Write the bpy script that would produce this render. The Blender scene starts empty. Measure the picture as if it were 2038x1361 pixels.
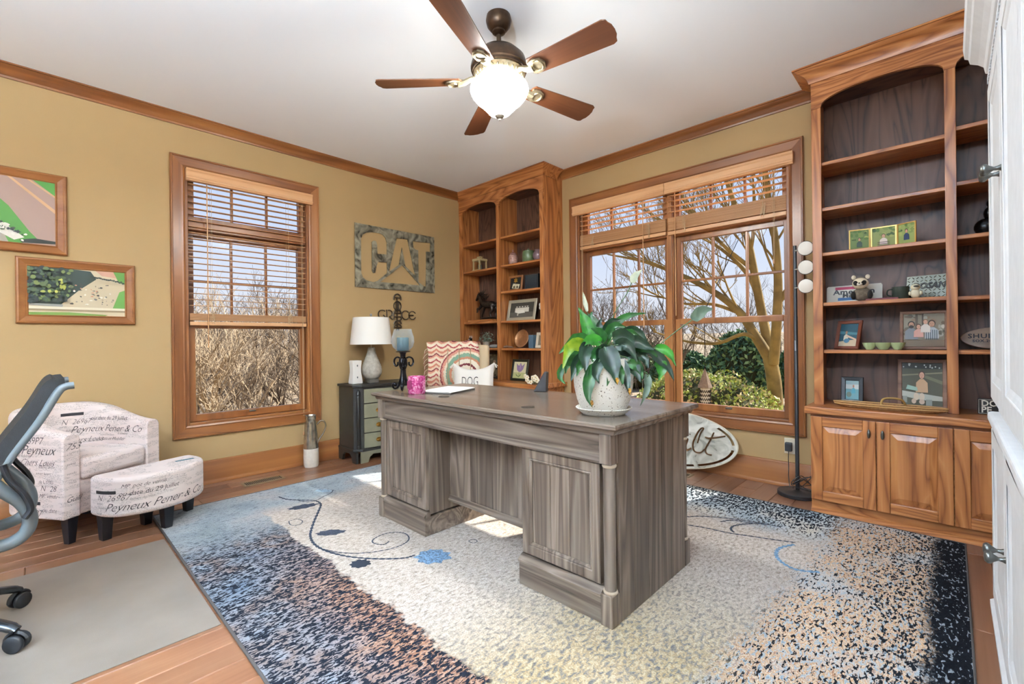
import bpy, bmesh, math, random
from mathutils import Vector, Matrix, noise as mnoise
random.seed(11)
R = math.radians
sc = bpy.context.scene
col = sc.collection

# ------------------------------------------------------------------ camera
FPX, U0, V0 = 910.45, 1018.0, 676.8
YAW, ROLL = R(43.8114), R(-0.6609)
CAM = Vector((4.0842, -3.7061, 1.0637))
fw = Vector((-math.sin(YAW), math.cos(YAW), 0)); rt = Vector((math.cos(YAW), math.sin(YAW), 0)); dn = Vector((0, 0, -1))
rr = rt * math.cos(ROLL) - dn * math.sin(ROLL); dd = rt * math.sin(ROLL) + dn * math.cos(ROLL)
cd = bpy.data.cameras.new('camera'); cam = bpy.data.objects.new('camera', cd); col.objects.link(cam)
mw = Matrix.Identity(4)
for i in range(3):
    mw[i][0], mw[i][1], mw[i][2], mw[i][3] = rr[i], -dd[i], -fw[i], CAM[i]
cam.matrix_world = mw
cd.sensor_width = 36; cd.lens = FPX * 36 / 2038
cd.shift_x = (1019 - U0) / 2038; cd.shift_y = -(680.5 - V0) / 2038
cd.clip_start = 0.02; cd.clip_end = 300
sc.camera = cam

# ------------------------------------------------------------------ sky, sun, exposure
SKY, SUN, EXPO = 0.56, 6.5, 0.92
wd = bpy.data.worlds.new('sky'); sc.world = wd; wd.use_nodes = True
nt = wd.node_tree; nt.nodes.clear()
o_ = nt.nodes.new('ShaderNodeOutputWorld'); bg = nt.nodes.new('ShaderNodeBackground')
tc = nt.nodes.new('ShaderNodeTexCoord'); sx = nt.nodes.new('ShaderNodeSeparateXYZ'); rp = nt.nodes.new('ShaderNodeValToRGB')
nt.links.new(tc.outputs['Generated'], sx.inputs[0]); nt.links.new(sx.outputs['Z'], rp.inputs[0])
e = rp.color_ramp.elements
e[0].position = 0.0; e[0].color = (0.86, 0.87, 0.93, 1)
e[1].position = 0.55; e[1].color = (0.36, 0.55, 0.95, 1)
e2 = e.new(0.2); e2.color = (0.66, 0.75, 0.96, 1)
nt.links.new(rp.outputs[0], bg.inputs[0]); bg.inputs[1].default_value = SKY
nt.links.new(bg.outputs[0], o_.inputs[0])
sl = bpy.data.lights.new('sun', 'SUN'); sl.energy = SUN; sl.angle = R(0.6); sl.color = (1, 0.93, 0.82)
so = bpy.data.objects.new('sun', sl); col.objects.link(so)
so.rotation_euler = Vector((-0.41, -1, -0.885)).to_track_quat('-Z', 'Y').to_euler()
so.location = (5, 8, 9)
vs = sc.view_settings
vs.view_transform = 'Standard'; vs.look = 'None'; vs.exposure = EXPO; vs.gamma = 1; vs.use_curve_mapping = False
sc.cycles.adaptive_threshold = 0.03

# ------------------------------------------------------------------ helpers
def C(h):
    h = h.lstrip('#'); r = []
    for i in (0, 2, 4):
        c = int(h[i:i + 2], 16) / 255
        r.append(c / 12.92 if c <= .04045 else ((c + .055) / 1.055) ** 2.4)
    return (*r, 1)
MATS = {}
def newmat(name):
    m = bpy.data.materials.new(name); m.use_nodes = True
    nt = m.node_tree; b = nt.nodes['Principled BSDF']
    return m, nt, b
def pm(name, c, rough=.5, metal=0, spec=.5, emit=0, trans=0, alpha=1, coat=0, var=0, vscale=6, bump=0, bscale=60, sheen=0):
    if name in MATS: return MATS[name]
    m, nt, b = newmat(name); MATS[name] = m
    c = C(c) if isinstance(c, str) else c
    b.inputs['Base Color'].default_value = c; b.inputs['Roughness'].default_value = rough
    b.inputs['Metallic'].default_value = metal; b.inputs['Specular IOR Level'].default_value = spec
    b.inputs['Coat Weight'].default_value = coat; b.inputs['Sheen Weight'].default_value = sheen
    if emit: b.inputs['Emission Color'].default_value = c; b.inputs['Emission Strength'].default_value = emit
    if trans: b.inputs['Transmission Weight'].default_value = trans
    b.inputs['Alpha'].default_value = alpha
    L = nt.links.new
    if var or bump:
        tc = nt.nodes.new('ShaderNodeTexCoord')
    if var:
        n = nt.nodes.new('ShaderNodeTexNoise'); n.inputs['Scale'].default_value = vscale; n.inputs['Detail'].default_value = 4
        L(tc.outputs['Object'], n.inputs['Vector'])
        r = nt.nodes.new('ShaderNodeValToRGB'); L(n.outputs['Fac'], r.inputs[0])
        r.color_ramp.elements[0].position = .3; r.color_ramp.elements[1].position = .7
        r.color_ramp.elements[0].color = tuple(max(0, x * (1 - var)) for x in c[:3]) + (1,)
        r.color_ramp.elements[1].color = tuple(min(1, x * (1 + var)) for x in c[:3]) + (1,)
        L(r.outputs[0], b.inputs['Base Color'])
    if bump:
        n2 = nt.nodes.new('ShaderNodeTexNoise'); n2.inputs['Scale'].default_value = bscale; n2.inputs['Detail'].default_value = 3
        L(tc.outputs['Object'], n2.inputs['Vector'])
        bp = nt.nodes.new('ShaderNodeBump'); bp.inputs['Strength'].default_value = bump; bp.inputs['Distance'].default_value = .004
        L(n2.outputs['Fac'], bp.inputs['Height']); L(bp.outputs[0], b.inputs['Normal'])
    return m
def nmath(nt, op, a, b=None):
    n = nt.nodes.new('ShaderNodeMath'); n.operation = op
    for i, x in enumerate((a, b)):
        if x is None: continue
        if isinstance(x, (int, float)): n.inputs[i].default_value = x
        else: nt.links.new(x, n.inputs[i])
    return n.outputs[0]
def nmix(nt, f, a, b, blend='MIX'):
    n = nt.nodes.new('ShaderNodeMix'); n.data_type = 'RGBA'; n.blend_type = blend
    for s, x in ((n.inputs[0], f), (n.inputs[6], a), (n.inputs[7], b)):
        if isinstance(x, (int, float)): s.default_value = x
        elif isinstance(x, tuple): s.default_value = x
        else: nt.links.new(x, s)
    return n.outputs[2]
def nstep(nt, x, a, b):
    n = nt.nodes.new('ShaderNodeMapRange'); n.interpolation_type = 'SMOOTHSTEP'
    nt.links.new(x, n.inputs[0]); n.inputs[1].default_value = a; n.inputs[2].default_value = b
    return n.outputs[0]
def nramp(nt, f, stops):
    n = nt.nodes.new('ShaderNodeValToRGB'); nt.links.new(f, n.inputs[0]); el = n.color_ramp.elements
    while len(el) < len(stops): el.new(.5)
    for q, (p, c) in zip(el, stops): q.position = p; q.color = C(c) if isinstance(c, str) else c
    return n.outputs[0]
def nnoise(nt, vec, scale, detail=3, dist=0, rough=.5):
    n = nt.nodes.new('ShaderNodeTexNoise'); n.inputs['Scale'].default_value = scale; n.inputs['Detail'].default_value = detail
    n.inputs['Distortion'].default_value = dist; n.inputs['Roughness'].default_value = rough
    nt.links.new(vec, n.inputs['Vector']); return n.outputs['Fac']
def nmap(nt, vec, scale, loc=(0, 0, 0)):
    n = nt.nodes.new('ShaderNodeMapping'); n.inputs['Scale'].default_value = scale; n.inputs['Location'].default_value = loc
    nt.links.new(vec, n.inputs['Vector']); return n.outputs[0]
def wood(name, axis, stops, rough=.38, ring=2.2, K=9, fiber=.35, stretch=.13, fs=70, bump=.12, rand=1, coat=0, dist=.4, tone=.0):
    key = name + '_' + axis
    if key in MATS: return MATS[key]
    m, nt, b = newmat(key); MATS[key] = m; L = nt.links.new
    tc = nt.nodes.new('ShaderNodeTexCoord'); oi = nt.nodes.new('ShaderNodeObjectInfo')
    va = nt.nodes.new('ShaderNodeVectorMath'); va.operation = 'MULTIPLY_ADD'
    cv = nt.nodes.new('ShaderNodeCombineXYZ')
    for i, k in enumerate((17., 31., 23.)): L(nmath(nt, 'MULTIPLY', oi.outputs['Random'], k * rand), cv.inputs[i])
    va.inputs[1].default_value = (1, 1, 1); L(tc.outputs['Object'], va.inputs[0]); L(cv.outputs[0], va.inputs[2])
    s = [1, 1, 1]; s['xyz'.index(axis)] = stretch
    n1 = nnoise(nt, nmap(nt, va.outputs[0], s), ring, 2, dist)
    s2 = [1, 1, 1]; s2['xyz'.index(axis)] = .025
    n2 = nnoise(nt, nmap(nt, va.outputs[0], s2), fs, 3, .2)
    t = nmath(nt, 'PINGPONG', nmath(nt, 'MULTIPLY', n1, K), .5)
    t = nmath(nt, 'MULTIPLY', t, 2 * (1 - fiber))
    t = nmath(nt, 'ADD', t, nmath(nt, 'MULTIPLY', n2, fiber))
    c = nramp(nt, t, stops)
    if tone:
        k = nmath(nt, 'ADD', nmath(nt, 'MULTIPLY', oi.outputs['Random'], tone * 2), 1 - tone)
        cc = nt.nodes.new('ShaderNodeCombineColor')
        for i in range(3): L(k, cc.inputs[i])
        c = nmix(nt, 1.0, c, cc.outputs[0], 'MULTIPLY')
    L(c, b.inputs['Base Color']); b.inputs['Roughness'].default_value = rough; b.inputs['Coat Weight'].default_value = coat
    b.inputs['Coat Roughness'].default_value = .25
    bp = nt.nodes.new('ShaderNodeBump'); bp.inputs['Strength'].default_value = bump; bp.inputs['Distance'].default_value = .002
    L(t, bp.inputs['Height']); L(bp.outputs[0], b.inputs['Normal'])
    return m
def oak(a): return wood('oak', a, [(0, '#4a2412'), (.14, '#74401f'), (.34, '#a06234'), (.7, '#ba7a46'), (1, '#c8925e')], rough=.34, ring=5.5, K=11, coat=.15, fiber=.42, stretch=.1, fs=110, dist=.7)
def oakback(a): return wood('oak_ply_shaded', a, [(0, '#211410'), (.15, '#3b261d'), (.35, '#573b2e'), (1, '#6d4d3c')], rough=.45, ring=5.0, K=8, stretch=.2, dist=1.0, fs=90)  # plywood grain; the shade inside the bookcase is darkened into its colour
def cherry(a): return wood('cherry', a, [(0, '#643a1f'), (.3, '#835029'), (.7, '#9a6436'), (1, '#ab7645')], rough=.32, ring=3, K=2.2, fiber=.3, coat=.2, dist=1.2)
def greywood(a): return wood('grey_oak', a, [(0, '#0e0b0a'), (.10, '#261e1a'), (.2, '#4a3f36'), (.55, '#675a4f'), (1, '#897d72')], rough=.42, ring=7.0, K=6.5, fiber=.4, stretch=.06, tone=.2, dist=1.2, fs=90)
def greytop(a): return wood('grey_oak_top', a, [(0, '#1b1613'), (.05, '#3a3029'), (.2, '#5e5248'), (.55, '#766a5f'), (1, '#8f8379')], rough=.24, ring=6.5, K=4.5, fiber=.45, stretch=.05, dist=1.2, fs=90, coat=.35, bump=.05)
def floorwood(a): return wood('floor_wood', a, [(0, '#573625'), (.3, '#774e37'), (.7, '#8d644a'), (1, '#a07b60')], rough=.3, ring=3, K=3, fiber=.45, tone=.14, coat=.1)
def blindwood(a): return wood('blind_wood', a, [(0, '#b98458'), (.4, '#cf9d70'), (1, '#deb48a')], rough=.4, ring=4, K=3, fiber=.5, bump=.05)
def walnut(a): return wood('fan_walnut', a, [(0, '#3a1d10'), (.3, '#552e19'), (.7, '#693e24'), (1, '#78492c')], rough=.4, ring=3, K=4, fiber=.4)
def framewood(a): return wood('frame_oak', a, [(0, '#683a1b'), (.3, '#855229'), (1, '#9c6839')], rough=.38, ring=5, K=4, fiber=.5)
def barnwood(a): return wood('barn_wood', a, [(0, '#5b4033'), (.4, '#7d5d4b'), (1, '#97755f')], rough=.6, ring=6, K=4, fiber=.5)

WM = {}
def mworld(o): return WM.get(o.name, Matrix.Identity(4))
def thing(name, label, cat, loc=(0, 0, 0), rz=0, group=None):
    o = bpy.data.objects.new(name, None); col.objects.link(o); o.empty_display_size = .05
    o.location = loc; o.rotation_euler = (0, 0, rz)
    WM[o.name] = Matrix.Translation(loc) @ Matrix.Rotation(rz, 4, 'Z')
    return tag(o, label, cat, group)
def tag(o, label=None, cat=None, group=None, kind=None):
    if label: o['label'] = label
    if cat: o['category'] = cat
    if group: o['group'] = group
    if kind: o['kind'] = kind
    return o
class MB:
    def __init__(s): s.v = []; s.f = []; s.m = []
    def add(s, vs, fs, mi=0):
        b = len(s.v); s.v += [Vector(q) for q in vs]
        for f in fs: s.f.append([b + i for i in f]); s.m.append(mi)
        return s
    def box(s, x0, x1, y0, y1, z0, z1, mi=0):
        return s.add([(x0, y0, z0), (x1, y0, z0), (x1, y1, z0), (x0, y1, z0), (x0, y0, z1), (x1, y0, z1), (x1, y1, z1), (x0, y1, z1)],
              [(0, 3, 2, 1), (4, 5, 6, 7), (0, 1, 5, 4), (1, 2, 6, 5), (2, 3, 7, 6), (3, 0, 4, 7)], mi)
    def prism(s, poly, a, b, axis='z', mi=0):
        n = len(poly)
        def P(p, t): return (p[0], p[1], t) if axis == 'z' else ((p[0], t, p[1]) if axis == 'y' else (t, p[0], p[1]))
        return s.add([P(p, a) for p in poly] + [P(p, b) for p in poly],
              [tuple(range(n - 1, -1, -1)), tuple(range(n, 2 * n))] + [(i, (i + 1) % n, n + (i + 1) % n, n + i) for i in range(n)], mi)
    def lathe(s, prof, c=(0, 0, 0), n=24, mi=0, sx=1, sy=1, M=None):
        vs = []; fs = []
        for r, z in prof:
            for k in range(n):
                a = 2 * math.pi * k / n; p = Vector((r * math.cos(a) * sx, r * math.sin(a) * sy, z))
                if M is not None: p = M @ p
                vs.append(p + Vector(c))
        for i in range(len(prof) - 1):
            for k in range(n):
                fs.append((i * n + k, i * n + (k + 1) % n, (i + 1) * n + (k + 1) % n, (i + 1) * n + k))
        if prof[0][0] > 1e-4: fs.append(tuple(range(n - 1, -1, -1)))
        if prof[-1][0] > 1e-4: fs.append(tuple((len(prof) - 1) * n + k for k in range(n)))
        return s.add(vs, fs, mi)
    def tube(s, pts, r, n=8, mi=0, closed=False, flat=1.0):
        pts = [Vector(p) for p in pts]; m = len(pts); rs = r if isinstance(r, (list, tuple)) else [r] * m
        vs = []; up = None
        for i, p in enumerate(pts):
            a = pts[(i - 1) % m] if (i > 0 or closed) else p; b = pts[(i + 1) % m] if (i < m - 1 or closed) else p
            t = (b - a)
            if t.length < 1e-9: t = Vector((0, 0, 1))
            t.normalize()
            if up is None:
                up = Vector((0, 0, 1)) if abs(t.z) < .9 else Vector((1, 0, 0))
            x = t.cross(up)
            if x.length < 1e-6: x = t.cross(Vector((0, 1, 0)))
            x.normalize(); up = x.cross(t); up.normalize()
            for k in range(n):
                q = 2 * math.pi * k / n
                vs.append(p + x * math.cos(q) * rs[i] + up * math.sin(q) * rs[i] * flat)
        fs = []
        for i in range(m if closed else m - 1):
            j = (i + 1) % m
            for k in range(n): fs.append((i * n + k, i * n + (k + 1) % n, j * n + (k + 1) % n, j * n + k))
        if not closed:
            fs.append(tuple(range(n - 1, -1, -1))); fs.append(tuple((m - 1) * n + k for k in range(n)))
        return s.add(vs, fs, mi)
    def ell(s, c, rx, ry, rz, nu=14, nv=9, mi=0, M=None, e=1.0):
        vs = []; fs = []
        def sg(x): return math.copysign(abs(x) ** e, x)
        for j in range(nv + 1):
            ph = math.pi * j / nv - math.pi / 2
            for k in range(nu):
                th = 2 * math.pi * k / nu
                p = Vector((rx * sg(math.cos(ph)) * sg(math.cos(th)), ry * sg(math.cos(ph)) * sg(math.sin(th)), rz * sg(math.sin(ph))))
                if M is not None: p = M @ p
                vs.append(p + Vector(c))
        for j in range(nv):
            for k in range(nu): fs.append((j * nu + k, j * nu + (k + 1) % nu, (j + 1) * nu + (k + 1) % nu, (j + 1) * nu + k))
        return s.add(vs, fs, mi)
    def mitre(s, p0, p1, inward, out, prof, mi=0):
        p0, p1, inward, out = Vector(p0), Vector(p1), Vector(inward), Vector(out)
        t = (p1 - p0).normalized(); n = len(prof)
        vs = [p0 + t * w + inward * w + out * d for w, d in prof] + [p1 - t * w + inward * w + out * d for w, d in prof]
        return s.add(vs, [tuple(range(n)), tuple(range(2 * n - 1, n - 1, -1))] + [(i, n + i, n + (i + 1) % n, (i + 1) % n) for i in range(n)], mi)
    def frame(s, p00, ux, uz, w, h, out, prof, mi=0):
        p00, ux, uz = Vector(p00), Vector(ux), Vector(uz)
        c = [p00, p00 + ux * w, p00 + ux * w + uz * h, p00 + uz * h]
        for i, inn in enumerate((uz, -ux, -uz, ux)): s.mitre(c[i], c[(i + 1) % 4], inn, out, prof, mi)
        return s
    def sweep(s, path, prof, mi=0):
        # path in xy, prof = (offset to the right-hand side of travel, z)
        path = [Vector((p[0], p[1], 0)) for p in path]; m = len(path); n = len(prof); vs = []
        for i, p in enumerate(path):
            d0 = (path[i] - path[i - 1]).normalized() if i else None
            d1 = (path[i + 1] - path[i]).normalized() if i < m - 1 else None
            n0 = Vector((d0.y, -d0.x, 0)) if d0 else None; n1 = Vector((d1.y, -d1.x, 0)) if d1 else None
            if n0 is None: nn = n1
            elif n1 is None: nn = n0
            else: nn = (n0 + n1) / (1 + n0.dot(n1))
            vs += [Vector((p.x + nn.x * o, p.y + nn.y * o, z)) for o, z in prof]
        fs = []
        for i in range(m - 1):
            for k in range(n): fs.append((i * n + k, i * n + (k + 1) % n, (i + 1) * n + (k + 1) % n, (i + 1) * n + k))
        fs.append(tuple(range(n - 1, -1, -1))); fs.append(tuple((m - 1) * n + k for k in range(n)))
        return s.add(vs, fs, mi)
    def xf(s, M):
        s.v = [M @ q for q in s.v]; return s
    def build(s, name, mats, parent=None, bevel=0, seg=2, smooth=None, local=False, recalc=True, solid=0):
        W = mworld(parent) if parent else Matrix.Identity(4)
        inv = W.inverted()
        vs = s.v if local else [inv @ q for q in s.v]
        me = bpy.data.meshes.new(name); me.from_pydata([tuple(q) for q in vs], [], s.f)
        if not isinstance(mats, (list, tuple)): mats = [mats]
        for q in mats: me.materials.append(q)
        if len(mats) > 1: me.polygons.foreach_set('material_index', s.m)
        if recalc:
            bm = bmesh.new(); bm.from_mesh(me); bmesh.ops.remove_doubles(bm, verts=bm.verts, dist=1e-6)
            bmesh.ops.recalc_face_normals(bm, faces=bm.faces); bm.to_mesh(me); bm.free()
        if smooth is not None:
            me.polygons.foreach_set('use_smooth', [True] * len(me.polygons)); me.set_sharp_from_angle(angle=R(smooth))
        me.update()
        o = bpy.data.objects.new(name, me); col.objects.link(o)
        if parent: o.parent = parent; WM[o.name] = W
        if bevel:
            q = o.modifiers.new('edge', 'BEVEL'); q.width = bevel; q.segments = seg; q.limit_method = 'ANGLE'; q.angle_limit = R(40)
        if solid:
            q = o.modifiers.new('thick', 'SOLIDIFY'); q.thickness = solid
        return o
def link_copy(src, parent, loc=None, rot=None, scale=None, name=None):
    c = src.copy(); col.objects.link(c); c.parent = parent
    if loc is not None: c.location = loc
    if rot is not None: c.rotation_euler = rot
    if scale is not None: c.scale = scale
    return c
def copy_tree(o, parent=None):
    c = o.copy(); col.objects.link(c); c.parent = parent
    for ch in o.children: copy_tree(ch, c)
    return c
def bez(pts, n=12):
    # Catmull-Rom through pts
    P = [Vector(p) for p in pts]; out = []
    for i in range(len(P) - 1):
        a = P[max(i - 1, 0)]; b = P[i]; c = P[i + 1]; d = P[min(i + 2, len(P) - 1)]
        for k in range(n):
            t = k / n
            out.append(.5 * ((2 * b) + (c - a) * t + (2 * a - 5 * b + 4 * c - d) * t * t + (3 * b - a - 3 * c + d) * t ** 3))
    out.append(P[-1]); return out
def textmesh(txt, size=1, shear=0, ext=0, bold=0, align='CENTER', space=1.0, res=3):
    cu = bpy.data.curves.new('t', 'FONT'); cu.body = txt; cu.size = size; cu.shear = shear; cu.extrude = ext; cu.offset = bold
    cu.align_x = align; cu.align_y = 'CENTER'; cu.space_character = space; cu.resolution_u = res
    ob = bpy.data.objects.new('t', cu); col.objects.link(ob)
    bpy.context.view_layer.update()
    dg = bpy.context.evaluated_depsgraph_get()
    me = bpy.data.meshes.new_from_object(ob.evaluated_get(dg))
    vs = [v.co.copy() for v in me.vertices]; fs = [tuple(p.vertices) for p in me.polygons]
    bpy.data.objects.remove(ob); bpy.data.curves.remove(cu); bpy.data.meshes.remove(me)
    return vs, fs
def cutplate(outer, holes, th, name, mat, parent, M):
    cu = bpy.data.curves.new('p', 'CURVE'); cu.dimensions = '2D'; cu.fill_mode = 'BOTH'; cu.extrude = th / 2
    for poly in [outer] + holes:
        sp = cu.splines.new('POLY'); sp.points.add(len(poly) - 1); sp.use_cyclic_u = True
        for p, q in zip(sp.points, poly): p.co = (q[0], q[1], 0, 1)
    ob = bpy.data.objects.new('p', cu); col.objects.link(ob)
    bpy.context.view_layer.update()
    dg = bpy.context.evaluated_depsgraph_get()
    me = bpy.data.meshes.new_from_object(ob.evaluated_get(dg))
    mb = MB().add([M @ v.co for v in me.vertices], [tuple(p.vertices) for p in me.polygons])
    bpy.data.objects.remove(ob); bpy.data.curves.remove(cu); bpy.data.meshes.remove(me)
    return mb.build(name, mat, parent)
def flat(name): return MATS[name]
def ink(c, rough=.6):
    return pm('ink_' + c.strip('#'), c, rough)
# ------------------------------------------------------------------ room shell
RX, RY, RZ = 4.73, -7.6, 2.74
wallm = pm('tan_wall_paint', '#ac9065', .75, var=.05, vscale=1.2, bump=.05, bscale=180)
ceilm = pm('ceiling_paint', '#f2f3f4', .8, bump=.04, bscale=150)
CAS, OZ0, OZ1 = .09, .455, 2.365
def P_left(a, z, d): return (d, a, z)
def P_back(a, z, d): return (a, -d, z)
def bxw(mb, P, a0, a1, z0, z1, d0, d1, mi=0):
    p, q = P(a0, z0, d0), P(a1, z1, d1)
    return mb.box(min(p[0], q[0]), max(p[0], q[0]), min(p[1], q[1]), max(p[1], q[1]), z0, z1, mi)
def wall(name, P, a0, a1, hole=None):
    mb = MB()
    if hole:
        h0, h1 = hole
        bxw(mb, P, a0, h0, 0, RZ, -.16, 0); bxw(mb, P, h1, a1, 0, RZ, -.16, 0)
        bxw(mb, P, h0, h1, 0, OZ0, -.16, 0); bxw(mb, P, h0, h1, OZ1, RZ, -.16, 0)
    return tag(mb.build(name, wallm), kind='structure')
wall('wall_left', P_left, RY, 0.16, (-2.93, -2.025))
wall('wall_back', P_back, 0, RX, (1.45, 3.27))
tag(MB().box(RX, RX + .16, RY, .16, 0, RZ).build('wall_right', wallm), kind='structure')
tag(MB().box(-.16, RX + .16, RY, .16, RZ, RZ + .12).build('ceiling', ceilm), kind='structure')
# floor: planks running along y
fl = tag(MB().box(-.16, RX + .16, RY, .16, -.12, -.015).build('floor', pm('subfloor', '#2a1a12', .9)), kind='structure')
pw = .124
base = MB().box(0, 1, 0, 1, -.015, 0)
def plankmesh(L):
    b = .0035
    mb = MB(); w = pw - .001
    mb.add([(0, 0, -.015), (w, 0, -.015), (w, L, -.015), (0, L, -.015), (0, 0, -b), (w, 0, -b), (w, L, -b), (0, L, -b),
            (b, b, 0), (w - b, b, 0), (w - b, L - b, 0), (b, L - b, 0)],
           [(4, 5, 9, 8), (5, 6, 10, 9), (6, 7, 11, 10), (7, 4, 8, 11), (8, 9, 10, 11), (0, 1, 5, 4), (1, 2, 6, 5), (2, 3, 7, 6), (3, 0, 4, 7)])
    return mb
lens = [1.6, 2.0, 2.4, .8]; pms = []
fm = floorwood('y')
for L in lens: pms.append(plankmesh(L).build('plank', fm, fl))
for q in pms: q.location = (0, -50, 0)
used = set(); i = 0; x = 0.0
while x < RX - .02:
    y = RY - random.uniform(0, .7)
    while y < 0:
        k = random.randrange(4)
        if y + lens[k] > .4: k = 3
        L = lens[k]
        if k in used: c = link_copy(pms[k], fl)
        else: c = pms[k]; used.add(k)
        c.location = (x, y, 0)
        if y + L > .0: c.scale = (1, max(.05, (-.002 - y) / L), 1)
        elif y < RY: pass
        y += L + .001
    x += pw
# crown and base mouldings
crown = [(0, 2.672), (.012, 2.672), (.016, 2.684), (.022, 2.688), (.03, 2.7), (.052, 2.715), (.07, 2.724), (.076, 2.73), (.086, 2.731), (.086, 2.74), (0, 2.74)]
tag(MB().sweep([(0, RY), (0, -.305)], crown).build('trim_1', cherry('y'), smooth=35), kind='structure')
tag(MB().sweep([(1.26, 0), (3.458, 0)], crown).build('trim_2', cherry('x'), smooth=35), kind='structure')
bbp = [(0, 0), (.026, 0), (.026, .012), (.02, .022), (.018, .03), (.018, .142), (.012, .152), (.012, .162), (.008, .172), (0, .176)]
tag(MB().sweep([(0, RY), (0, -.44)], bbp).build('baseboard_left', cherry('y'), smooth=35), kind='structure')
tag(MB().sweep([(1.26, 0), (3.46, 0)], bbp).build('baseboard_back', cherry('x'), smooth=35), kind='structure')

# ------------------------------------------------------------------ windows
def glassmat():
    if 'window_glass' in MATS: return MATS['window_glass']
    m, nt, b = newmat('window_glass'); MATS['window_glass'] = m
    nt.nodes.remove(b); out = nt.nodes['Material Output']
    t = nt.nodes.new('ShaderNodeBsdfTransparent'); g = nt.nodes.new('ShaderNodeBsdfGlossy'); mx = nt.nodes.new('ShaderNodeMixShader')
    t.inputs[0].default_value = (.97, .98, .98, 1); g.inputs['Roughness'].default_value = .02
    fr = nt.nodes.new('ShaderNodeFresnel'); fr.inputs['IOR'].default_value = 1.06
    nt.links.new(fr.outputs[0], mx.inputs[0]); nt.links.new(t.outputs[0], mx.inputs[1]); nt.links.new(g.outputs[0], mx.inputs[2]); nt.links.new(mx.outputs[0], out.inputs[0])
    return m
chrome = pm('chrome', '#c8c8c8', .15, 1)
darkmetal = pm('dark_metal', '#2b2a2a', .35, .8)
casprof = [(0, 0), (0, .016), (.004, .024), (.013, .024), (.016, .018), (.07, .013), (.078, .017), (.09, .012), (.09, 0)]
def window(n, P, ax, a0, a1, units):
    out = Vector(P(0, 0, 1)); ua = Vector(P(1, 0, 0)); uz = Vector((0, 0, 1))
    root = thing('window_%d' % n, None, None, Vector(P((a0 + a1) / 2, OZ0, 0))); tag(root, kind='structure')
    o0 = Vector(P(a0 - CAS, OZ0 - CAS, .001)); W = a1 - a0 + 2 * CAS; H = OZ1 - OZ0 + 2 * CAS
    c = [o0, o0 + ua * W, o0 + ua * W + uz * H, o0 + uz * H]
    for i, inn in enumerate((uz, -ua, -uz, ua)):
        MB().mitre(c[i], c[(i + 1) % 4], inn, out, casprof).build('casing', cherry(ax if i % 2 == 0 else 'z'), root, smooth=30)
    t = .018
    for (b0, b1, z0, z1, w) in ((a0, a0 + t, OZ0, OZ1, 'z'), (a1 - t, a1, OZ0, OZ1, 'z'), (a0 + t, a1 - t, OZ1 - t, OZ1, ax), (a0 + t, a1 - t, OZ0, OZ0 + t, ax)):
        bxw(MB(), P, b0, b1, z0, z1, -.15, .006).build('jamb', cherry(w), root, bevel=.002)
    for gi, (g0, g1) in enumerate(units):
        s0, s1 = g0 - .042, g1 + .042
        def sash(z0, z1, gz0, gz1, d, vm, hm, lock):
            mb = MB()
            bxw(mb, P, s0, g0, z0, z1, d - .036, d); bxw(mb, P, g1, s1, z0, z1, d - .036, d)
            bxw(mb, P, g0, g1, z0, gz0, d - .036, d); bxw(mb, P, g0, g1, gz1, z1, d - .036, d)
            s = mb.build('sash', cherry('z'), root, bevel=.003)
            va = [g0] + vm + [g1]; hz = [gz0] + hm + [gz1]
            for a in vm: bxw(MB(), P, a - .009, a + .009, gz0, gz1, d - .03, d - .006).build('muntin', cherry('z'), s, bevel=.003)
            for h in hm:
                for k in range(len(va) - 1):
                    bxw(MB(), P, va[k] + (.009 if k else 0), va[k + 1] - (.009 if k < len(va) - 2 else 0), h - .009, h + .009, d - .03, d - .006).build('muntin', cherry(ax), s, bevel=.003)
            for k in range(len(va) - 1):
                for j in range(len(hz) - 1):
                    bxw(MB(), P, va[k], va[k + 1], hz[j], hz[j + 1], d - .02, d - .017).build('pane', glassmat(), s)
            if lock:
                mid = (g0 + g1) / 2
                bxw(MB(), P, mid - .025, mid + .025, gz0 - .022, gz0 - .008, d, d + .014).build('sash_lift', pm('bronze_hardware', '#6b6660', .35, .9), s, bevel=.004)
        v = [g0 + (g1 - g0) / 3, g0 + 2 * (g1 - g0) / 3]
        sash(1.985, 2.345, 2.03, 2.30, -.055, v, [], False)
        sash(1.19, 1.925, 1.228, 1.88, -.085, v, [1.545], False)
        sash(.475, 1.224, .527, 1.18, -.052, [], [], True)
        bxw(MB(), P, s0, s1, 1.925, 1.985, -.12, -.03).build('transom_bar', cherry(ax), root, bevel=.003)
        for e0, e1 in ((s0 - .012, s0), (s1, s1 + .012)):
            bxw(MB(), P, e0, e1, .475, 2.345, -.12, -.03).build('stop', cherry('z'), root)
    if len(units) > 1:
        bxw(MB(), P, units[0][1] + .054, units[1][0] - .054, .475, 2.345, -.14, -.02).build('mullion', cherry('z'), root, bevel=.003)
    return root
window(1, P_left, 'y', -2.93, -2.025, [(-2.862, -2.086)])
window(2, P_back, 'x', 1.45, 3.27, [(1.53, 2.305), (2.448, 3.213)])

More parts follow.
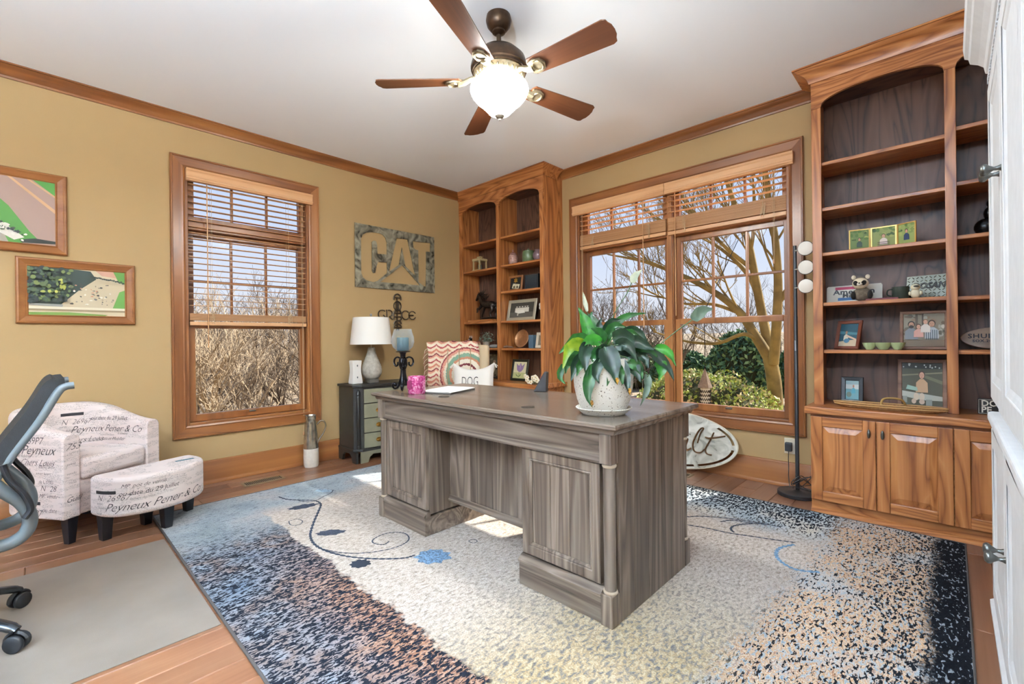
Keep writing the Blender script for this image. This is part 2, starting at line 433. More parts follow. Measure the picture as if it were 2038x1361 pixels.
# ------------------------------------------------------------------ blinds
cordm = pm('blind_cord', '#cdb491', .8)
def blind(label, P, ax, a0, a1, zstop, zbar, v0, v1, wand_a, cord_a, wand_z, cord_z):
    root = thing('window_blind', label, 'blind', Vector(P((a0 + a1) / 2, zbar, 0)), group='wooden window blinds')
    out = Vector(P(0, 0, 1)); mb = MB()
    prof = [(-.004, 2.275), (.036, 2.275), (.04, 2.283), (.046, 2.288), (.046, 2.3), (.04, 2.305), (.04, 2.34), (.046, 2.35), (.046, 2.363), (-.004, 2.363)]
    n = len(prof); mb.add([P(v0, z, d) for d, z in prof] + [P(v1, z, d) for d, z in prof],
        [tuple(range(n)), tuple(range(2 * n - 1, n - 1, -1))] + [(i, n + i, n + (i + 1) % n, (i + 1) % n) for i in range(n)])
    mb.build('valance', blindwood(ax), root, bevel=.0015)
    sm = blindwood(ax); first = None
    zs = []; z = 2.262
    while z > zstop + .02: zs.append((z, 0)); z -= .0455
    if zstop - zbar > .05:
        k = int((zstop - zbar - .02) / .0045)
        zs += [(zstop - i * .0045, random.uniform(-.003, .003)) for i in range(k)]
    for z, j in zs:
        if first is None:
            first = bxw(MB(), P, a0, a1, z - .0014, z + .0014, -.046, .0).build('slat', sm, root, bevel=.0008, seg=1); f0 = z
        else:
            c = link_copy(first, root); c.location = Vector((0, 0, z - f0)) + out * j
    bxw(MB(), P, a0, a1, zbar - .012, zbar + .016, -.048, .002).build('bottom_rail', sm, root, bevel=.002)
    for f in (.17, .83):
        a = a0 + (a1 - a0) * f
        for d in (-.049, .003):
            MB().tube([P(a, 2.275, d), P(a, zbar, d)], .0011, 5).build('ladder_cord', cordm, root)
        mb = MB()
        for q in range(3):
            loop = [P(a + random.uniform(-.018, .018), zbar + .05 + random.uniform(-.06, .06), .006 + random.uniform(0, .012)) for _ in range(6)]
            mb.tube(bez(loop, 4), .0012, 4)
        if zstop - zbar > .05 or True: mb.build('loose_cord', cordm, root)
    MB().tube([P(wand_a, 2.28, .012), P(wand_a, wand_z, .014)], .004, 6).build('wand', blindwood('z'), root, smooth=60)
    for off in (0, .012):
        MB().tube([P(cord_a + off, 2.28, .01), P(cord_a + off * .4, cord_z, .014)], .0013, 5).build('pull_cord', cordm, root)
    MB().lathe([(0, 0), (.006, .004), (.007, .02), (.003, .036), (0, .036)], P(cord_a, cord_z - .03, .014), 8).build('tassel', blindwood('z'), root, smooth=50)
blind('wooden slat blind lowered halfway over the single window', P_left, 'y', -2.905, -2.05, 1.29, 1.215, -2.925, -2.0, -2.79, -2.09, 1.03, .285)
blind('raised wooden blind on the double window, beside the bookcase with the horse figure', P_back, 'x', 1.475, 2.352, 2.075, 1.95, 1.412, 2.357, 2.15, 1.50, 1.16, 1.0)
blind('raised wooden blind on the double window, beside the tall floor lamp', P_back, 'x', 2.372, 3.25, 2.075, 1.945, 2.361, 3.302, 2.44, 3.17, 1.25, 1.62)
# ------------------------------------------------------------------ built-in bookcases
pewter = pm('pewter', '#6d6f6c', .35, .9)
YF, YC = -.305, -.44
def bookcase(label, x0, flip, shelvesL, shelvesR, crownpath):
    W = 1.265; x1 = x0 + W
    root = thing('bookcase', label, 'bookcase', (x0 + W / 2, -.2, 0), group='built-in oak bookcases')
    st, dv = .052, .045
    b0, b1 = x0 + st, x0 + W / 2 - dv / 2; c0, c1 = x0 + W / 2 + dv / 2, x1 - st
    g = .0015
    for a, b in ((x0 + g, x0 + .02), (x1 - .02, x1 - g)):
        MB().box(a, b, YF + .02, -g, .64, 2.735).build('side_panel', oak('z'), root)
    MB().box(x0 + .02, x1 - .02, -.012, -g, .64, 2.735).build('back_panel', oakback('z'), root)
    MB().box(b1 + .012, c0 - .012, YF + .02, -.012, .64, 2.72).build('divider', oak('z'), root)
    for a, b in ((x0 + g, b0), (b1, c0), (c1, x1 - g)):
        MB().box(a, b, YF, YF + .02, .64, 2.49).build('stile', oak('z'), root, bevel=.002)
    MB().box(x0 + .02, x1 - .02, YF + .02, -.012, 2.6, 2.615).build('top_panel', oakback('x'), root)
    poly = [(x0 + g, 2.735), (x0 + g, 2.49), (b0, 2.49)]
    def arc(a, b):
        return [(a + (b - a) * (.5 - .5 * math.cos(math.pi * k / 16)), 2.49 + .082 * math.sin(math.pi * k / 16) ** .8) for k in range(1, 16)]
    poly += arc(b0, b1) + [(b1, 2.49), (c0, 2.49)] + arc(c0, c1) + [(c1, 2.49), (x1 - g, 2.49), (x1 - g, 2.735)]
    MB().prism(poly, YF - .001, YF + .019, 'y').build('arched_header', oak('x'), root)
    for (a, b), zs in (((b0 - .03, b1 + .012), shelvesL), ((c0 - .012, c1 + .03), shelvesR)):
        for z in zs:
            MB().box(a, b, YF + .021, -.012, z - .011, z + .011).build('shelf', oak('x'), root, bevel=.003)
    MB().sweep(crownpath, [(o, z - .002) for o, z in [(0, 2.655), (.01, 2.655), (.014, 2.672)] + crown[3:]]).build('crown', oak('x'), root, smooth=35)
    # counter + base cabinet
    e0 = x0 - .025 if flip else x0 + g; e1 = x1 - g if flip else x1 + .04
    MB().box(e0, e1, YC - .012, -.002, .597, .64).build('counter', oak('x'), root, bevel=.006, seg=3)
    MB().box(x0 + g, x1 - g, YC + .025, -.002, .075, .597).build('cabinet_body', oak('x'), root)
    MB().box(x0 + g, x1 - g, YC + .035, -.002, .001, .075).build('toe_kick', oak('x'), root)
    MB().sweep([(x0 + g, YC + .035), (x1 - g, YC + .035)], [(0, .001), (.022, .001), (.02, .012), (.012, .02), (0, .026)]).build('shoe_moulding', oak('x'), root)
    n = 4; dw = (W - .006) / n
    for i in range(n):
        a, b = x0 + .003 + i * dw + .002, x0 + .003 + (i + 1) * dw - .002
        if not flip: pass
        za, zb = .079, .582; yb, yf = YC + .024, YC + .003; fr = .058
        mb = MB(); mb.box(a, a + fr, yf, yb, za, zb); mb.box(b - fr, b, yf, yb, za, zb)
        d = mb.build('door', oak('z'), root, bevel=.003)
        for z0, z1 in ((za, za + fr), (zb - fr, zb)):
            MB().box(a + fr, b - fr, yf, yb, z0, z1).build('door_rail', oak('x'), d, bevel=.003)
        pa, pb, qa, qb = a + fr, b - fr, za + fr, zb - fr; r = .034
        yo, yi = yf + .012, yf + .002
        vs = [(pa, yo, qa), (pb, yo, qa), (pb, yo, qb), (pa, yo, qb), (pa + r, yi, qa + r), (pb - r, yi, qa + r), (pb - r, yi, qb - r), (pa + r, yi, qb - r),
              (pa, yb, qa), (pb, yb, qa), (pb, yb, qb), (pa, yb, qb)]
        MB().add(vs, [(4, 5, 6, 7), (0, 1, 5, 4), (1, 2, 6, 5), (2, 3, 7, 6), (3, 0, 4, 7), (8, 11, 10, 9), (0, 8, 9, 1), (1, 9, 10, 2), (2, 10, 11, 3), (3, 11, 8, 0)]).build('raised_panel', oak('z'), d)
        kx = b - .028 if i % 2 == 0 else a + .028
        kb = MB().ell((kx, yf - .018, .512), .0085, .007, .026, 10, 8)
        kb.tube([(kx, yf, .512), (kx, yf - .016, .512)], .004, 6)
        kb.build('knob', pewter, d, smooth=60)
    return root
bookcase('oak bookcase in the corner holding the horse figure and tulip print', 0.0, False, [2.144, 1.84, 1.262, .968], [2.147, 1.845, 1.567, 1.255, .968], [(0.002, YF), (1.263, YF), (1.263, -.088)][::-1] if 0 else [(0.002, YF), (1.2635, YF), (1.2635, -.088)])
bookcase('oak bookcase beside the white cabinet holding the raccoon and family photos', 3.46, True, [2.142, 1.858, 1.578, 1.265, .97], [2.168, 1.872, 1.585, 1.26, .972], [(3.4615, -.088), (3.4615, YF), (4.7285, YF)])

# ------------------------------------------------------------------ ceiling fan
FX, FY = 2.41, -2.03
bronze = pm('antique_bronze', '#4a382a', .38, .75, var=.3, vscale=30)
brass = pm('antique_silver_brass', '#b3a78c', .3, .85, var=.25, vscale=60)
def bowlmat():
    m, nt, b = newmat('lit_alabaster_glass'); MATS['lit_alabaster_glass'] = m
    tc = nt.nodes.new('ShaderNodeTexCoord')
    f = nnoise(nt, tc.outputs['Object'], 28, 5, 1.5)
    c = nramp(nt, f, [(.3, (.95, .93, .82, 1)), (.55, (.92, .98, 1, 1)), (.75, (.95, 1, 1.08, 1))])
    b.inputs['Base Color'].default_value = (.9, .85, .7, 1); b.inputs['Roughness'].default_value = .3
    nt.links.new(c, b.inputs['Emission Color']); b.inputs['Emission Strength'].default_value = FANL
    return m
FANL = 75.0
fan = thing('ceiling_fan', 'five-blade ceiling fan with walnut blades and lit alabaster glass bowl', 'ceiling fan', (FX, FY, 2.2))
MB().lathe([(0, 2.739), (.062, 2.739), (.066, 2.715), (.06, 2.69), (.046, 2.672), (.03, 2.664), (0, 2.664)], (FX, FY, 0), 28).build('canopy', bronze, fan, smooth=40)
MB().lathe([(0, 2.67), (.032, 2.67), (.034, 2.655), (.02, 2.645), (.012, 2.642), (.012, 2.59), (.024, 2.585), (.026, 2.57), (0, 2.57)], (FX, FY, 0), 16).build('downrod', bronze, fan, smooth=40)
MB().lathe([(0, 2.575), (.05, 2.57), (.10, 2.55), (.135, 2.515), (.147, 2.475), (.147, 2.462), (.14, 2.457), (.14, 2.445), (0, 2.445)], (FX, FY, 0), 36).build('motor_housing', bronze, fan, smooth=40)
mh = MB().lathe([(.10, 2.446), (.132, 2.446), (.134, 2.437), (.128, 2.43), (.118, 2.412), (.10, 2.40), (.085, 2.394), (.06, 2.392), (0, 2.392)], (FX, FY, 0), 36).build('motor_skirt', brass, fan, smooth=40)
for k in range(30):
    a = 2 * math.pi * k / 30
    q = MB().ell((FX + .122 * math.cos(a), FY + .122 * math.sin(a), 2.424), .008, .008, .011, 6, 5)
    q.build('filigree', brass, mh, smooth=60)
bl = None
for k in range(5):
    a = R(6.5 + 72 * k)
    if bl is None:
        br = MB()
        n = 14; r0, r1 = .205, .642
        out = [(r0, -.052), (r0 + .3, -.066), (r1 - .034, -.07), (r1 - .016, -.062), (r1 - .012, -.045), (r1 - .003, -.028), (r1, 0), (r1 - .003, .028), (r1 - .012, .045), (r1 - .016, .062), (r1 - .034, .07), (r0 + .3, .066), (r0, .052), (r0 - .012, .03), (r0 - .012, -.03)]
        MBb = MB().prism(out, -.003, .003, 'z').xf(Matrix.Rotation(R(-13), 4, 'X'))
        b = MBb.build('blade', walnut('x'), fan, local=True, bevel=.0015)
        ar = MB(); T = Matrix.Rotation(R(-13), 4, 'X')
        ar.prism([(.20, -.035), (.235, -.045), (.27, -.03), (.283, 0), (.27, .03), (.235, .045), (.20, .035)], -.012, -.0032, 'z').xf(T)
        ar.tube([(.11, 0, .02), (.15, 0, .012), (.18, 0, -.004), (.215, 0, -.008)], [.014, .013, .016, .02], 8)
        ring = [(.243 + .026 * math.cos(q * .5236), .03 * math.sin(q * .5236), -.014) for q in range(12)]
        ar.tube([T @ Vector(p) for p in ring], .0045, 6, closed=True)
        i = ar.build('blade_bracket', brass, b, local=True, smooth=40)
        bl = b
    else:
        b = link_copy(bl, fan)
        for ch in bl.children: link_copy(ch, b)
    b.location = (0, 0, 2.405 - 2.2); b.rotation_euler = (0, 0, a)
bw = MB().lathe([(0, 2.222), (.03, 2.225), (.056, 2.24), (.076, 2.262), (.096, 2.283), (.12, 2.304), (.141, 2.33), (.15, 2.352), (0, 2.352)], (FX, FY, 0), 40)
bw.build('light_bowl', bowlmat(), fan, smooth=60)
MB().lathe([(.15, 2.3522), (.151, 2.36), (.147, 2.374), (.135, 2.388), (.118, 2.394), (.10, 2.394), (.10, 2.3522)], (FX, FY, 0), 40).build('bowl_rim', pm('amber_glass_rim', (.93, .92, .86, 1), .3, emit=13), fan, smooth=60)
MB().lathe([(0, 2.2), (.006, 2.202), (.008, 2.209), (.005, 2.215), (.022, 2.219), (.026, 2.224), (.026, 2.228), (0, 2.229)], (FX, FY, 0), 16).build('finial', pm('fin_silver', '#b9b5ad', .35, .6), fan, smooth=40)

# ------------------------------------------------------------------ white hutch
whitep = pm('chalk_white_paint', '#e6e9ec', .55, var=.04, vscale=20, bump=.15, bscale=25)
HX, HY0, HY1 = 4.19, -2.95, -1.345
hut = thing('white_hutch', 'tall distressed white painted hutch cabinet with grey metal knobs', 'cabinet', (4.45, (HY0 + HY1) / 2, 0))
MB().box(HX + .02, RX - .004, HY0, HY1, .09, .755).build('lower_body', whitep, hut, bevel=.004)
MB().box(HX + .005, RX - .004, HY0 + .005, HY1 - .005, .001, .09).build('base_plinth', whitep, hut, bevel=.006)
MB().sweep([(RX - .004, HY1), (HX + .02, HY1), (HX + .02, HY0)][::-1], [(0, .09), (-.03, .09), (-.03, .105), (-.012, .125), (0, .13)]).build('base_moulding', whitep, hut)
MB().box(HX - .012, RX - .004, HY0 - .01, HY1 + .012, .755, .79).build('counter', whitep, hut, bevel=.01, seg=3)
MB().box(HX + .015, RX - .004, HY0, HY1, .79, 2.03).build('upper_body', whitep, hut, bevel=.004)
cp = [(0, 1.98), (-.012, 1.98), (-.014, 1.998), (-.022, 2.004), (-.026, 2.03), (-.04, 2.05), (-.06, 2.07), (-.064, 2.09), (-.074, 2.1), (-.078, 2.14), (0, 2.14)]
MB().sweep([(RX - .004, HY1), (HX + .015, HY1), (HX + .015, HY0)][::-1], cp).build('crown_moulding', whitep, hut, bevel=.002)
nd = 3; dw = (HY1 - HY0 - .02) / nd
dent = None
for k in range(int((HY1 - HY0) / .024)):
    y = HY1 - .012 - k * .024
    if dent is None: dent = MB().box(HX - .004, HX + .014, y - .007, y + .007, 1.955, 1.976).build('dentil', whitep, hut); y_0 = y
    else: link_copy(dent, hut, loc=(0, y - y_0, 0))
for k in range(nd):
    ya, yb = HY1 - .01 - (k + 1) * dw + .003, HY1 - .01 - k * dw - .003
    for za, zb, kz in ((.14, .735, .46), (.84, 1.93, 1.51)):
        mb = MB(); fr = .065; xa = HX - .004; xb = HX + .0145
        mb.box(xa, xb, ya, ya + fr, za, zb); mb.box(xa, xb, yb - fr, yb, za, zb); mb.box(xa, xb, ya + fr, yb - fr, za, za + fr); mb.box(xa, xb, ya + fr, yb - fr, zb - fr, zb)
        d = mb.build('door', whitep, hut, bevel=.004)
        MB().box(xa + .008, xb, ya + fr, yb - fr, za + fr, zb - fr).build('door_panel', whitep, d)
        MB().frame((xa + .008, ya + fr, za + fr), (0, 1, 0), (0, 0, 1), yb - ya - 2 * fr, zb - za - 2 * fr, (-1, 0, 0), [(0, 0), (0, .006), (.012, .003), (.02, 0)]).build('panel_moulding', whitep, d)
        ky = ya + .03 if k % 2 == 0 else yb - .03
        M = Matrix.Translation((xa, ky, kz)) @ Matrix.Rotation(R(-90), 4, 'Y')
        kb = MB().lathe([(0, 0), (.009, 0), (.006, .006), (.005, .014), (.010, .022), (.016, .028), (.017, .034), (.012, .040), (0, .042)], (0, 0, 0), 16).xf(M)
        kb.build('knob', pewter, d, smooth=50)

# ------------------------------------------------------------------ desk
DX0, DX1, DY0, DY1, DZ = 1.58, 3.197, -2.26, -1.60, .757
ZR = .0135
dk = thing('executive_desk', 'weathered grey wood executive desk with turned corner columns on the rug', 'desk', ((DX0 + DX1) / 2, (DY0 + DY1) / 2, ZR))
tp = MB()
prof = [(-.0, .716), (.012, .716), (.016, .722), (.018, .732), (.03, .736), (.036, .742), (.036, .752), (.032, DZ), (-.0, DZ)]
ex = .0
path = [(DX0, DY0), (DX0, DY1), (DX1, DY1), (DX1, DY0)]
def ringsweep(path, prof):
    n = len(prof); m = len(path); vs = []; mb = MB()
    P = [Vector((p[0], p[1], 0)) for p in path]; c = sum(P, Vector()) / m
    for i, p in enumerate(P):
        for o, z in prof: vs.append((p.x + math.copysign(o, p.x - c.x), p.y + math.copysign(o, p.y - c.y), z))
    fs = [(i * n + k, i * n + (k + 1) % n, ((i + 1) % m) * n + (k + 1) % n, ((i + 1) % m) * n + k) for i in range(m) for k in range(n - 1)]
    fs.append(tuple(i * n for i in range(m))); fs.append(tuple(i * n + n - 1 for i in range(m)))
    return mb.add(vs, fs)
ringsweep(path, prof).build('desk_top', greytop('x'), dk, smooth=30)
for gx, gy in ((2.69, -2.15), (2.07, -2.15)):
    MB().lathe([(0, DZ), (.03, DZ), (.031, DZ + .002), (.024, DZ + .003), (0, DZ + .003)], (gx, gy, 0), 20).build('cable_grommet', pm('grommet_plastic', '#3c342e', .4), dk)
PW = .46
def pedestal(x0, x1, outer):
    # core
    MB().box(x0 + .045, x1 - .0, DY0 + .03, DY1 - .02, ZR + .11, .60).build('pedestal_core', greywood('z'), dk) if outer < 0 else MB().box(x0, x1 - .045, DY0 + .03, DY1 - .02, ZR + .11, .60).build('pedestal_core', greywood('z'), dk)
    ip = x1 if outer < 0 else x0
    # plinth
    pa, pb = (x0 + .05, x1 + .006) if outer < 0 else (x0 - .006, x1 - .05)
    MB().box(pa, pb, DY0 - .004, DY1, ZR, ZR + .10).build('plinth', greywood('x'), dk, bevel=.002)
    MB().sweep([(pb, DY0 - .004), (pa, DY0 - .004)][::-1], [(-.034, ZR + .10), (.008, ZR + .10), (.008, ZR + .108), (-.006, ZR + .12), (-.02, ZR + .126), (-.034, ZR + .126)]).build('plinth_moulding', greywood('x'), dk)
    # corner blocks
    cx0, cx1 = (x0, x0 + .05) if outer < 0 else (x1 - .05, x1)
    for ya, yb in ((DY0 - .012, DY0 + .04), (DY1 - .04, DY1 + .012)):
        MB().box(cx0, cx1, ya, yb, ZR, ZR + .115).build('corner_block', greywood('z'), dk, bevel=.003)
        MB().box(cx0, cx1, ya, yb, .605, .715).build('corner_block', greywood('z'), dk, bevel=.003)
        cc = ((cx0 + cx1) / 2, (ya + yb) / 2 + (.004 if ya < -2 else -.004), 0); r = .0225
        c = MB().lathe([(0, ZR + .115), (r, ZR + .115), (r, .605), (0, .605)], cc, 20).build('column', greywood('z'), dk, smooth=40)
        for z in (ZR + .115, .592):
            MB().lathe([(.01, z), (.025, z), (.0275, z + .006), (.025, z + .012), (.01, z + .012)], cc, 20).build('column_ring', pm('worn_ring', '#b9aa97', .5), c, smooth=40)
    # door with boards
    da, db = (x0 + .062, x1 - .004) if outer < 0 else (x0 + .004, x1 - .062)
    za, zb = ZR + .135, .598; yf = DY0 + .012; fr = .052
    MB().frame((da, yf + .018, za), (1, 0, 0), (0, 0, 1), db - da, zb - za, (0, -1, 0), [(0, 0), (0, .02), (.003, .022), (.036, .022), (.04, .018), (.044, .02), (fr, .014), (fr, 0)]).build('door_frame', greywood('z'), dk)
    n = 3; bw = (db - da - 2 * fr) / n
    for i in range(n):
        MB().box(da + fr + i * bw + .0010, da + fr + (i + 1) * bw - .0010, yf + .008, yf + .018, za + fr, zb - fr).build('board', greywood('z'), dk)
pedestal(DX0, DX0 + PW, -1); pedestal(DX1 - PW, DX1, 1)
# frieze
MB().box(DX0 + .05, DX1 - .05, DY0 + .008, DY0 + .03, .618, .716).build('frieze', greywood('x'), dk, bevel=.002)
MB().sweep([(DX0 + .05, DY0 + .008), (DX1 - .05, DY0 + .008)], [(0, .604), (.012, .604), (.014, .612), (.004, .626), (0, .63)]).build('frieze_moulding', greywood('x'), dk)
MB().box(DX0 + .05, DX1 - .05, DY1 - .03, DY1 - .008, .618, .716).build('frieze', greywood('x'), dk, bevel=.002)
# modesty boards
n = 4; ma, mb_ = DX0 + PW, DX1 - PW; bw = (mb_ - ma) / n
for i in range(n):
    MB().box(ma + i * bw + .0010, ma + (i + 1) * bw - .0010, DY0 + .17, DY0 + .185, .175, .616).build('board', greywood('z'), dk)
MB().sweep([(ma, DY0 + .17), (mb_, DY0 + .17)], [(-.02, .165), (.012, .165), (.014, .176), (.006, .186), (.004, .2), (-.02, .2)]).build('modesty_rail', greywood('x'), dk)
# side boards
for xs in (DX0 + .002, DX1 - .014):
    n = 5; ya, yb = DY0 + .042, DY1 - .042; bw = (yb - ya) / n
    for i in range(n):
        MB().box(xs, xs + .012, ya + i * bw + .0010, ya + (i + 1) * bw - .0010, ZR, .7155).build('board', greywood('z'), dk)
# ------------------------------------------------------------------ rug
def rugmat():
    m, nt, b = newmat('woven_rug'); MATS['woven_rug'] = m; L = nt.links.new
    tc = nt.nodes.new('ShaderNodeTexCoord'); sp = nt.nodes.new('ShaderNodeSeparateXYZ'); L(tc.outputs['Object'], sp.inputs[0])
    co = tc.outputs['Object']
    wob = nmath(nt, 'MULTIPLY', nmath(nt, 'SUBTRACT', nnoise(nt, co, 7, 4), .5), .10)
    wob2 = nmath(nt, 'MULTIPLY', nmath(nt, 'SUBTRACT', nnoise(nt, co, 40, 2), .5), .06)
    w = nmath(nt, 'ADD', wob, wob2)
    x = nmath(nt, 'ADD', sp.outputs['X'], w); y = nmath(nt, 'ADD', sp.outputs['Y'], w)
    fl1 = nnoise(nt, nmap(nt, co, (1, .38, 1)), 120, 2, .6)       # flecks
    fl2 = nnoise(nt, nmap(nt, co, (1, .38, 1), (3, 5, 0)), 95, 2, .6)
    fl3 = nnoise(nt, nmap(nt, co, (1, .5, 1), (9, 2, 0)), 80, 2, .5)
    big = nnoise(nt, co, 3.2, 3); big2 = nnoise(nt, nmap(nt, co, (1, 1, 1), (4, 8, 1)), 4.5, 3)
    fine = nnoise(nt, co, 160, 2)
    cream = nramp(nt, fl3, [(.3, '#a2968a'), (.45, '#c6bbb0'), (.6, '#d6ccc3'), (.75, '#e2dad2')])
    gold = nramp(nt, fl3, [(.3, '#66666a'), (.42, '#918a7d'), (.52, '#b9a27c'), (.64, '#cbbd9f'), (.78, '#9c8257')])
    gm = nmath(nt, 'MULTIPLY', nstep(nt, x, 2.55, 3.15), nstep(nt, nmath(nt, 'MULTIPLY', y, -1), 1.55, 2.25))
    gm = nmath(nt, 'MULTIPLY', gm, nmath(nt, 'ADD', .45, nmath(nt, 'MULTIPLY', big, .9)))
    gm = nmath(nt, 'MINIMUM', gm, 1.0)
    c = nmix(nt, gm, cream, gold)
    # left-hand blue field
    blue = nramp(nt, big, [(.32, '#93a0a8'), (.5, '#a9b3ba'), (.62, '#b3b5b8'), (.75, '#c4c4c2')])
    blue = nmix(nt, nmath(nt, 'MULTIPLY', nstep(nt, fl1, .58, .62), .55), blue, C('#4b5560'))
    # dark mottled band in front
    bandbase = nramp(nt, big2, [(.3, '#6f7f92'), (.5, '#8f96a0'), (.62, '#8a7c78'), (.75, '#9aa5b2')])
    rust = nramp(nt, fl2, [(.35, '#6b4a3c'), (.5, '#a87858'), (.62, '#c09a80'), (.7, '#8f7f7a')])
    rm = nmath(nt, 'MULTIPLY', nstep(nt, y, -3.12, -2.80), nstep(nt, x, 1.2, 2.4))
    band = nmix(nt, nmath(nt, 'MULTIPLY', rm, .85), bandbase, rust)
    dk = nmath(nt, 'ADD', fl1, nmath(nt, 'MULTIPLY', nstep(nt, x, 1.0, 1.7), .06))
    band = nmix(nt, nstep(nt, dk, .53, .57), band, C('#1d222d'))
    ym = nstep(nt, nmath(nt, 'MULTIPLY', y, -1), 2.73, 2.75)
    xm = nstep(nt, nmath(nt, 'SUBTRACT', x, nmath(nt, 'MULTIPLY', nmath(nt, 'ADD', y, 2.74), -.0)), 1.02, 1.32)
    bm_ = nstep(nt, nmath(nt, 'ADD', x, nmath(nt, 'MULTIPLY', y, 0.0)), .9, 1.12)
    c = nmix(nt, nmath(nt, 'SUBTRACT', 1, bm_), c, blue)
    c = nmix(nt, ym, c, nmix(nt, nstep(nt, x, 1.05, 1.45), blue, band))
    # far strip along the window wall: dark flecks on pale blue
    strip = nramp(nt, big, [(.35, '#9fb2c0'), (.55, '#c3cdd2'), (.7, '#d9d6cc')])
    fs = nmath(nt, 'ADD', fl2, nmath(nt, 'MULTIPLY', nstep(nt, y, -.95, -.55), .10))
    strip = nmix(nt, nstep(nt, fs, .55, .6), strip, C('#20262f'))
    c = nmix(nt, nmath(nt, 'MULTIPLY', nstep(nt, y, -1.05, -.8), nstep(nt, x, 1.0, 1.4)), c, strip)
    # right-hand field: rust, blue, cream flecks then black edge
    mott = nramp(nt, fl2, [(.3, '#8aa0b4'), (.42, '#c3c6c6'), (.5, '#cf9f72'), (.58, '#e0d2bd'), (.66, '#b58058'), (.76, '#9fb3c6')])
    mott = nmix(nt, nmath(nt, 'MULTIPLY', nstep(nt, big, .5, .62), .6), mott, C('#c2cad0'))
    df = nmath(nt, 'ADD', fl1, nmath(nt, 'MULTIPLY', nstep(nt, x, 3.7, 4.05), .07))
    mott = nmix(nt, nstep(nt, df, .57, .61), mott, C('#1c2027'))
    c = nmix(nt, nstep(nt, nmath(nt, 'ADD', x, nmath(nt, 'MULTIPLY', nmath(nt, 'ADD', y, 1.4), -.06)), 3.52, 3.64), c, mott)
    edge = nmix(nt, nstep(nt, fl2, .6, .64), C('#14171d'), C('#8f98a0'))
    c = nmix(nt, nstep(nt, x, 3.985, 4.04), c, edge)
    c = nmix(nt, nmath(nt, 'MULTIPLY', nstep(nt, fine, .35, .7), .25), c, C('#3a3a3a'), 'MULTIPLY')
    L(c, b.inputs['Base Color']); b.inputs['Roughness'].default_value = .95; b.inputs['Specular IOR Level'].default_value = .1
    bp = nt.nodes.new('ShaderNodeBump'); bp.inputs['Strength'].default_value = .9; bp.inputs['Distance'].default_value = .012
    L(nmath(nt, 'ADD', nmath(nt, 'MULTIPLY', fl3, .6), nmath(nt, 'MULTIPLY', fine, .4)), bp.inputs['Height']); L(bp.outputs[0], b.inputs['Normal'])
    return m
GX0, GX1, GY0, GY1 = .545, 4.13, -3.215, -.47
rug = thing('area_rug', 'large area rug in cream, blue and black with vine pattern', 'rug', (0, 0, 0))
MB().box(GX0, GX1, GY0, GY1, .001, .012).build('pile', rugmat(), rug, bevel=.004)
bind = pm('rug_binding', '#4a4644', .9, bump=.4, bscale=300)
bp_ = [(GX0, GY0), (GX1, GY0), (GX1, GY1), (GX0, GY1)]
MB().tube([(p[0], p[1], .0075) for p in bp_], .0065, 8, closed=True).build('binding', bind, rug, smooth=60)
vine = pm('vine_yarn', '#2c3646', .95, var=.5, vscale=120); vineb = pm('vine_yarn_blue', '#6f93b5', .95, var=.5, vscale=90); vined = pm('leaf_yarn', '#333b4b', .95, var=.6, vscale=130)
def stroke(pts, w, mat, name='vine'):
    P = bez([(a, b, 0) for a, b in pts], 10); vs = []; n = len(P)
    for i, p in enumerate(P):
        t = (P[min(i + 1, n - 1)] - P[max(i - 1, 0)]).normalized(); q = Vector((-t.y, t.x, 0)) * w * (.75 + .35 * math.sin(i * 2.1))
        vs += [(p.x + q.x, p.y + q.y, .0128), (p.x - q.x, p.y - q.y, .0128)]
    return MB().add(vs, [(2 * i, 2 * i + 1, 2 * i + 3, 2 * i + 2) for i in range(n - 1)]).build(name, mat, rug, recalc=False)
def blot(cx, cy, rx, ry, ang, mat, name='leaf_motif'):
    vs = []
    for k in range(36):
        a = 2 * math.pi * k / 36; r = 1 + .12 * math.sin(9 * a + cx * 7) + random.uniform(-.08, .08)
        if abs(math.sin(a)) < .3 and math.cos(a) > 0: r *= 1.15
        p = Vector((rx * r * math.cos(a), ry * r * math.sin(a), 0)); p.rotate(Matrix.Rotation(ang, 3, 'Z'))
        vs.append((cx + p.x, cy + p.y, .0127))
    return MB().add(vs, [tuple(range(36))]).build(name, mat, rug, recalc=False)
stroke([(0.763, -2.561), (0.86, -2.542), (0.946, -2.485), (1.027, -2.428), (1.121, -2.427), (1.241, -2.494), (1.378, -2.578), (1.506, -2.65), (1.582, -2.683), (1.683, -2.705), (1.789, -2.7), (1.9, -2.67), (2.001, -2.619), (2.096, -2.546), (2.165, -2.469), (2.175, -2.419)], .0085, vine)
stroke([(1.77, -2.702), (1.854, -2.669), (1.935, -2.615), (1.994, -2.541), (2.029, -2.45), (2.025, -2.378), (1.989, -2.33), (1.924, -2.312), (1.868, -2.338), (1.842, -2.396), (1.859, -2.465), (1.902, -2.489), (1.957, -2.464), (1.943, -2.421)], .005, vine)
stroke([(0.948, -2.499), (1.036, -2.445), (0.988, -2.344), (0.955, -2.281), (0.904, -2.243)], .005, vine)
stroke([(1.266, -2.679), (1.264, -2.633), (1.327, -2.624), (1.364, -2.661), (1.33, -2.692), (1.266, -2.679)], .0035, vine)
stroke([(2.251, -2.14), (2.252, -2.107), (2.286, -2.109), (2.288, -2.138), (2.251, -2.14)], .003, vine)
blot(1.08, -2.525, .085, .04, R(75), vined); blot(1.602, -2.585, .07, .038, R(54), vined); blot(2.055, -2.645, .045, .04, R(40), pm('leaf_dark', '#1f2633', .95))
